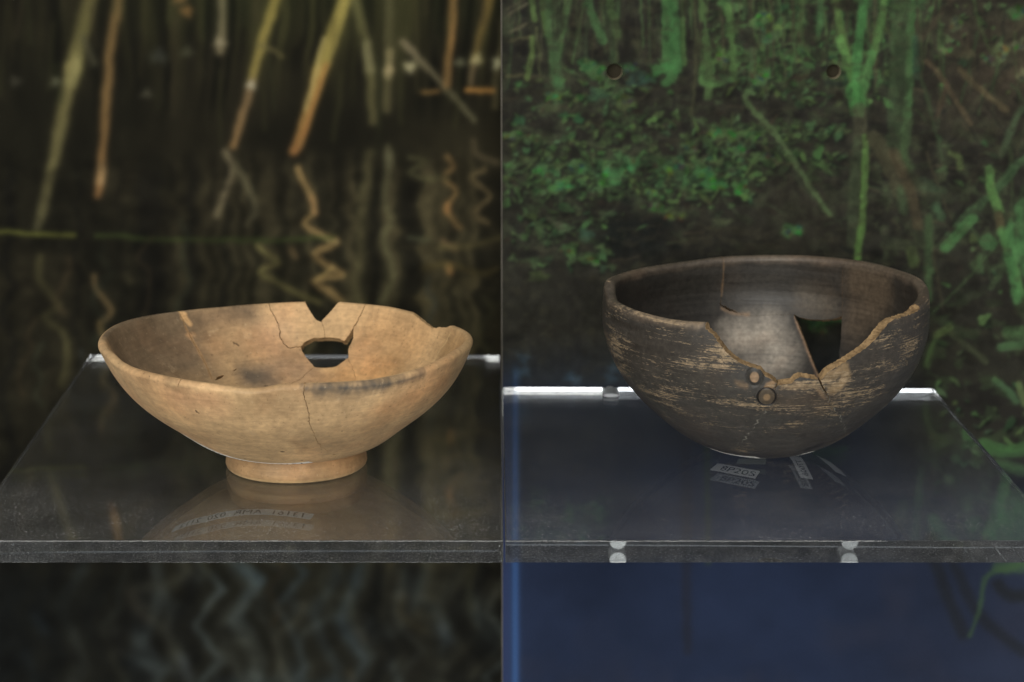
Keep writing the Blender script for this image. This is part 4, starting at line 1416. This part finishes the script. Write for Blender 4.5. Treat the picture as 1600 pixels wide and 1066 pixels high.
toneL = toner(BL, ((186, 154, 112), 0), ((190, 157, 114), 0), [
    # outside
    ('out', [(170, 585), (230, 640), (300, 685)], 9, (186, 150, 110), .5, 14, None),
    ('out', [(430, 622), (470, 620)], 7, (132, 108, 78), .5, 12, None),
    
    ('out', [(478, 607), (520, 606), (580, 603), (625, 596), (662, 585)], 1.6, (78, 73, 66), .95, 4.0, None),
    ('in', [(490, 600), (540, 599), (600, 594), (655, 580)], .5, (92, 84, 74), .8, 2.2, None),
    ('out', [(500, 613), (540, 612), (600, 604)], 3.0, (78, 72, 64), .55, 5, None),
    ('out', [(610, 640), (640, 620), (690, 595)], 9, (186, 140, 94), .6, 16, None),
    ('out', [(330, 625), (280, 620)], 8, (186, 136, 100), .4, 14, None),
    ('out', [(458, 692), (476, 700)], 2, (128, 100, 68), .5, 5, None),
    ('out', [(262, 600), (272, 604)], 2, (96, 82, 56), .6, 4, None),
    ('out', [(385, 616), (330, 609), (290, 603), (240, 594)], 1.2, (202, 168, 124), .7, 2.5, None),
    # inside: greyed firing cloud on the left wall, grey patch on the floor
    ('in', [(180, 535), (220, 512), (262, 500)], 20, (114, 97, 75), 1, 22, None),
    ('in', [(200, 555), (250, 565), (296, 560), (280, 530)], 15, (120, 102, 79), .95, 22, None),
    ('in', [(310, 500), (350, 490), (385, 487)], 8, (116, 97, 75), .85, 12, None),
    ('in', [(355, 530), (400, 545)], 12, (164, 132, 96), .5, 18, None),
    ('in', [(392, 588), (412, 590)], 7, (92, 84, 74), .85, 10, None),
    ('in', [(440, 575), (470, 580)], 10, (142, 122, 98), .6, 14, None),
    ('in', [(425, 520), (440, 515)], 9, (198, 166, 130), .5, 14, None),
    ('in', [(590, 520), (640, 540), (600, 560)], 12, (196, 154, 106), .7, 20, None),
    ('in', [(540, 590), (600, 585)], 9, (206, 160, 106), .7, 14, None),
    ('in', [(700, 540), (725, 535)], 6, (176, 142, 98), .7, 10, None),
    ('in', [(288, 492), (291, 500), (296, 506)], 1.6, (206, 166, 116), .95, 1.6, None),
    ('in', [(283, 488), (286, 497)], 1.5, (206, 166, 116), .95, 1.4, None),
    ('in', [(290, 511), (299.5, 529), (309, 545), (318, 562), (325.7, 578), (331, 592)], .9, (176, 140, 98), .75, 1.0, None),
    ('in', [(294, 524), (303, 522)], 1.4, (176, 140, 100), .8, 1.6, None),
    ('in', [(508, 579), (520, 578)], 1.6, (224, 186, 132), .7, 3, None),
    ('in', [(704, 520), (695, 538), (687.6, 546), (678.6, 563), (672, 572)], .5, (214, 182, 134), .9, .7, None),
])
rootL = empty('footed_bowl', (-0.1062, 0.976, 0.0), 'mended buff clay bowl on a foot ring, with a hole in its back wall', 'bowl')
build_bowl(BL, rootL, cutsL, denseL, 0.0018, toneL, M_BUFF, M_BUFF_BREAK)

# foot ring
def foot_ring():
    n = 160
    t = np.linspace(0, 2 * np.pi, n, endpoint=False)
    prof = [(.0272, .0122), (.0272, .0060), (.0278, .0020), (.0292, .0006), (.0310, .0002), (.0324, .0004), (.0333, .0011), (.0338, .0024),
            (.0336, .0042), (.0330, .0062), (.0324, .0080), (.0318, .0094), (.0315, .0106), (.0313, .0122)]
    prof = np.array(prof)
    V, tone, wrap = [], [], []
    for k, (r, z) in enumerate(prof):
        rr = r * (1 + .004 * np.sin(2 * t + 1) + .003 * np.sin(5 * t)) if r > .029 else r + 0 * t
        V.append(np.stack([BL.cx + BL.shear + rr * np.cos(t), BL.cy + rr * np.sin(t), z + 0 * t], 1))
        c = lin((162, 130, 92)) if z > .002 else lin((190, 158, 114))
        tone.append(np.tile([*c, 0], (n, 1))); wrap.append(np.stack([t * .03, np.full(n, z), np.full(n, .8)], 1))
    m = len(prof)
    F = [(k * n + j, k * n + (j + 1) % n, (k + 1) * n + (j + 1) % n, (k + 1) * n + j) for k in range(m - 1) for j in range(n)]
    o = mesh_obj('foot_ring', np.concatenate(V), np.array(F), M_BUFF, rootL, True)
    set_color(o, 'tone', np.concatenate(tone)); set_vec(o, 'wrap', np.concatenate(wrap))


foot_ring()
paper_label(BL, rootL, [(270, 828), (294, 818), (324, 811), (353, 804), (382, 800.5), (412, 800), (441, 802), (470, 805), (489, 808)], 0.0042, M_PAPER,
            '13161  AMR  020  2112', flip_u=True, flip_v=False, theight=.72, label='long white paper strip with ink numbers')
paper_label(BL, rootL, [(392, 770), (402, 766), (412, 761)], 0.0042, M_PAPER, '34', flip_u=True)

# ---- dark round-bottomed bowl
BR = Bowl(0.1225, 1.000,
          [(0, .0), (.006, .0), (.0132, .0004), (.0248, .0034), (.0376, .0092), (.0516, .0200), (.0653, .0340), (.0747, .0500), (.0785, .0660), (.0778, .0819)],
          lambda t: 0.0046 + 0.0008 * np.clip((t - .86) / .08, 0, 1),
          [(958, 440), (975, 431), (994, 425), (1041, 416), (1080, 410.5), (1116, 405), (1150, 402), (1178, 401), (1215, 400.5), (1250, 401), (1299, 404.5), (1348, 410.5), (1397, 424), (1425, 436)],
          [(950, 467), (965, 476), (986, 485), (1010, 492), (1041, 499), (1066, 502), (1100, 504), (1200, 507), (1300, 506), (1360, 500), (1410, 487), (1440, 474)])
dr = BR.dom
cutsR = []
front_px = [(1101.5, 506), (1103, 515), (1113, 522), (1122, 535), (1132.5, 548), (1148, 562), (1164, 571), (1178, 575.5), (1190, 580.5), (1196.5, 589), (1207, 594), (1215.6, 601.5),
            (1228, 600.5), (1237.5, 599), (1243, 592.5), (1250, 589), (1258, 591), (1276, 593.5), (1283, 594), (1287, 590), (1292, 583), (1300, 577), (1318, 567), (1334, 557),
            (1350, 546), (1366, 532), (1378, 517), (1388, 505), (1398, 498.5), (1412, 494.5), (1426, 490), (1437, 483)]
fs, fa = BR.locate(front_px, 'out')
print('front break s', np.round(fs, 4), 'a', np.round(np.degrees(fa), 1), 'rim', np.round(BR.rimS(fa), 4))
fa2 = np.linspace(fa[-1] + 0.10, fa[0], 40)      # back along the outside of the rim
low = np.stack([fs * np.cos(fa), fs * np.sin(fa)], 1)
top = np.stack([(BR.Lr + .012) * np.cos(fa2), (BR.Lr + .012) * np.sin(fa2)], 1)
cutsR.append(np.concatenate([resample(low, .0011, False, .00018), top]))
cutsR.append(resample(dr([(1240, 491), (1248, 495.5), (1262, 498.5), (1285, 500), (1304, 498), (1315.5, 494), (1314.5, 515), (1313, 540), (1311, 560), (1306, 580), (1296, 600), (1284, 604), (1278, 585), (1271, 568), (1263, 548), (1254, 525), (1247, 507)], 'in'), .0012, True, .00010))
crr = lambda pts, side, w0, w1=None, wm=None: cutsR.append(slit(BR.dom(pts, side), w0, w1, wm))
crr([(1131, 396), (1130.5, 410), (1130, 435), (1127.5, 462), (1125.5, 478)], 'in', .00018, .0003)
crr([(1124, 474), (1128, 478), (1138, 483), (1152, 489)], 'in', .0004, .0003, .0009)
crr([(1319, 396), (1318, 406), (1316.5, 430), (1316, 460), (1315.5, 497)], 'in', .00014, .00014)
crr([(1150, 488), (1175, 494), (1210, 491), (1243, 492)], 'in', .00012, .0001)
crr([(1216, 599), (1212.5, 604), (1209.5, 608.5)], 'out', .0009, .0003)
crr([(1279, 591), (1284, 603), (1289, 611), (1293.5, 619)], 'out', .0012, .0003)
crr([(1293, 618), (1297, 634), (1305, 643)], 'out', .00025, .0002)

RC1 = BR.dom([(1179, 589.5)], 'out')[0]; RC2 = BR.dom([(1198, 621)], 'out')[0]
crackR1 = [(1293, 617), (1297, 634), (1305.5, 642.6), (1312.6, 651), (1317, 662), (1321, 671), (1325, 680)]
crackR2 = [(1196, 642), (1193.7, 646), (1184.5, 657), (1178, 667), (1172.6, 675), (1162.5, 688), (1150.7, 695)]
denseR = []
for c in (RC1, RC2):
    g = np.stack(np.meshgrid(np.arange(-.0066, .0067, .00055), np.arange(-.0066, .0067, .00055)), -1).reshape(-1, 2)
    g = g[np.hypot(*g.T) < .0066]; denseR.append(c + g + rng.normal(0, .00004, g.shape))
for cr in (crackR1, crackR2):
    L = resample(BR.dom(cr, 'out'), .0007)
    d = np.gradient(L, axis=0); d /= np.linalg.norm(d, axis=1)[:, None]; nn = np.stack([-d[:, 1], d[:, 0]], 1)
    for k in (-.0009, -.00045, 0.0, .00045, .0009):
        denseR.append(L + nn * k)


def ringd(p, c):
    return np.hypot(*(p - c).T)


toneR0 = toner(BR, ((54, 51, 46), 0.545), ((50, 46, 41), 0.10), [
    # outside: worn band with scratches, blacker near the rim, flake scars
    ('out', [(960, 500), (1000, 510), (1060, 525), (1100, 530)], 7, (50, 47, 43), .8, 10, .45),
    ('out', [(965, 535), (1010, 545), (1070, 545), (1130, 555)], 8, (58, 52, 45), .6, 12, .70),
    ('out', [(1000, 575), (1060, 580), (1110, 590)], 6, (56, 51, 44), .5, 10, .66),
    ('out', [(1300, 590), (1370, 560), (1420, 540)], 9, (62, 55, 47), .5, 14, .68),
    ('out', [(1300, 625), (1380, 600)], 7, (60, 54, 47), .5, 12, .66),
    ('out', [(1220, 625), (1270, 622), (1280, 640)], 6, (74, 62, 48), .5, 10, .66),
    ('out', [(1040, 660), (1150, 690), (1300, 680), (1380, 630)], 14, (54, 50, 45), .7, 18, .28),
    ('out', [(1420, 500), (1440, 500)], 9, (60, 53, 45), .6, 10, .55),
    ('out', [(1262, 702), (1278, 697)], 2.5, (26, 24, 22), .9, 2, .0),
    ('out', [(990, 484), (1012, 491), (1042, 500), (1075, 505), (1098, 503)], 1.3, (150, 130, 104), .75, 2.2, .9),
    ('out', [(950, 466), (970, 476)], 1.6, (98, 90, 78), .8, 2.0, .6),
    ('out', [(1294, 590), (1306, 583), (1318, 575), (1322, 590), (1312, 604), (1302, 607)], 3.0, (124, 103, 74), .9, 2.0, .7),
    ('out', [(1222, 606), (1250, 602), (1262, 604)], 1.2, (124, 102, 74), .7, 2.2, .7),
    ('out', [(1200, 603), (1206, 600)], 1.8, (128, 102, 72), .85, 1.4, .7),
    ('out', [(1150, 598), (1166, 603)], 1.4, (112, 92, 68), .6, 2.2, .7),
    ('out', [(1272, 600), (1288, 622)], .8, (150, 122, 88), .5, 2, .6),
    # inside
    ('in', [(980, 450), (1040, 440), (1100, 450)], 18, (38, 36, 32), .8, 24, None),  # this and next: dark wall colour with shade under the rim painted in
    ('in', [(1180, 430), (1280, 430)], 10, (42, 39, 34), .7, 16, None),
    ('in', [(1150, 530), (1200, 520), (1220, 560), (1180, 580)], 9, (160, 151, 138), .95, 18, .0),  # pale grey sherd, with its sheen painted into the colour
    ('in', [(1260, 470), (1290, 480)], 8, (92, 83, 70), .6, 12, None),
    ('in', [(1340, 440), (1380, 450), (1340, 500)], 12, (88, 75, 60), .75, 14, None),
    ('in', [(1131, 408), (1130, 435), (1127.5, 462)], .6, (112, 92, 70), .7, .9, None),
    ('in', [(1128, 482), (1150, 490), (1170, 492)], 1.0, (132, 108, 84), .7, 1.2, None),
    ('in', [(1242, 497), (1254, 527), (1268, 562), (1278, 588)], .8, (146, 116, 90), .8, 1.0, None),
])
ckL = [BR.dom(crackR1, 'out'), BR.dom(crackR2, 'out')]


def toneR(p, s, a, side):
    co = toneR0(p, s, a, side)
    dl = BR.rimS(a) - s + .0006 * np.sin(a * 23) * np.sin(a * 7)
    ml = (.75 * np.clip((.0045 - dl) / .0030, 0, 1) * (.75 + .25 * np.sin(a * 5 + 1)))[:, None]
    co[:, :3] = co[:, :3] * (1 - ml) + lin((100, 88, 75)) * ml
    if side == 'out':
        d1, d2 = ringd(p, RC1), ringd(p, RC2)

        def put(m, c, wear):
            co[:, :3] = co[:, :3] * (1 - m[:, None]) + lin(c) * m[:, None]; co[:, 3] = co[:, 3] * (1 - m) + wear * m
        put(np.clip((.0056 - d1) / .0008, 0, 1), (46, 43, 38), .1)
        put(np.clip((.0030 - d1) / .0005, 0, 1), (130, 106, 80), .5)
        put(np.clip((.0054 - d2) / .0004, 0, 1), (72, 62, 48), .2)
        put(np.clip((.00055 - np.abs(d2 - .0051)) / .0003, 0, 1), (24, 22, 22), .0)
        put(np.clip((.0024 - d2) / .0009, 0, 1), (124, 102, 74), .4)
        for k, L in enumerate(ckL):
            w = .00042 + .00025 * np.sin(p[:, 0] * 1900) * np.cos(p[:, 1] * 1500)
            put((.26 + .26 * np.sin(p[:, 0] * 1700 + 2 * k)) * np.clip((w - seg_dist(p + .0005 * np.stack([np.sin(p[:, 1] * 1500), np.sin(p[:, 0] * 1900)], 1), L)) / .0003, 0, 1), (150, 146, 132), .0)
    return co


def dispR(P, p):
    d1, d2 = ringd(p, RC1), ringd(p, RC2)
    g = lambda d, r, w: np.exp(-((d - r) / w) ** 2)
    z = -.0007 * g(d2, .0051, .0005) + .00025 * g(d2, .0061, .0006)
    z += -.0004 * g(d1, .0046, .0007) + .0004 * np.clip((.0032 - d1) / .0006, 0, 1) - .0002 * np.clip((.0056 - d1) / .0008, 0, 1)
    return z


rootR = empty('round_bowl', (0.1225, 1.0, 0.0), 'dark brown round-bottomed pottery bowl with a broken front and two ring marks', 'bowl')
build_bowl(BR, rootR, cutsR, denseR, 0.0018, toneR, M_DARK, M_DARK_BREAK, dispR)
paper_label(BR, rootR, [(1115, 729.5), (1140, 734), (1160, 738), (1184, 742.5)], 0.0062, M_PAPER, '8P20S', flip_u=False, flip_v=False, tspan=(.2, .95), theight=.62,
            label='white paper tag with large ink characters')
paper_label(BR, rootR, [(1242, 713), (1252, 730), (1261, 748)], 0.0066, M_PAPER, '77008', flip_v=True, tspan=(.25, .9), theight=.5)
paper_label(BR, rootR, [(1286, 712), (1297, 725), (1314, 741)], 0.0078, M_PAPER, None)
paper_label(BR, rootR, [(1152, 721), (1175, 721.5), (1197, 722)], 0.0050, M_TAPE, None, label='yellowed tape')
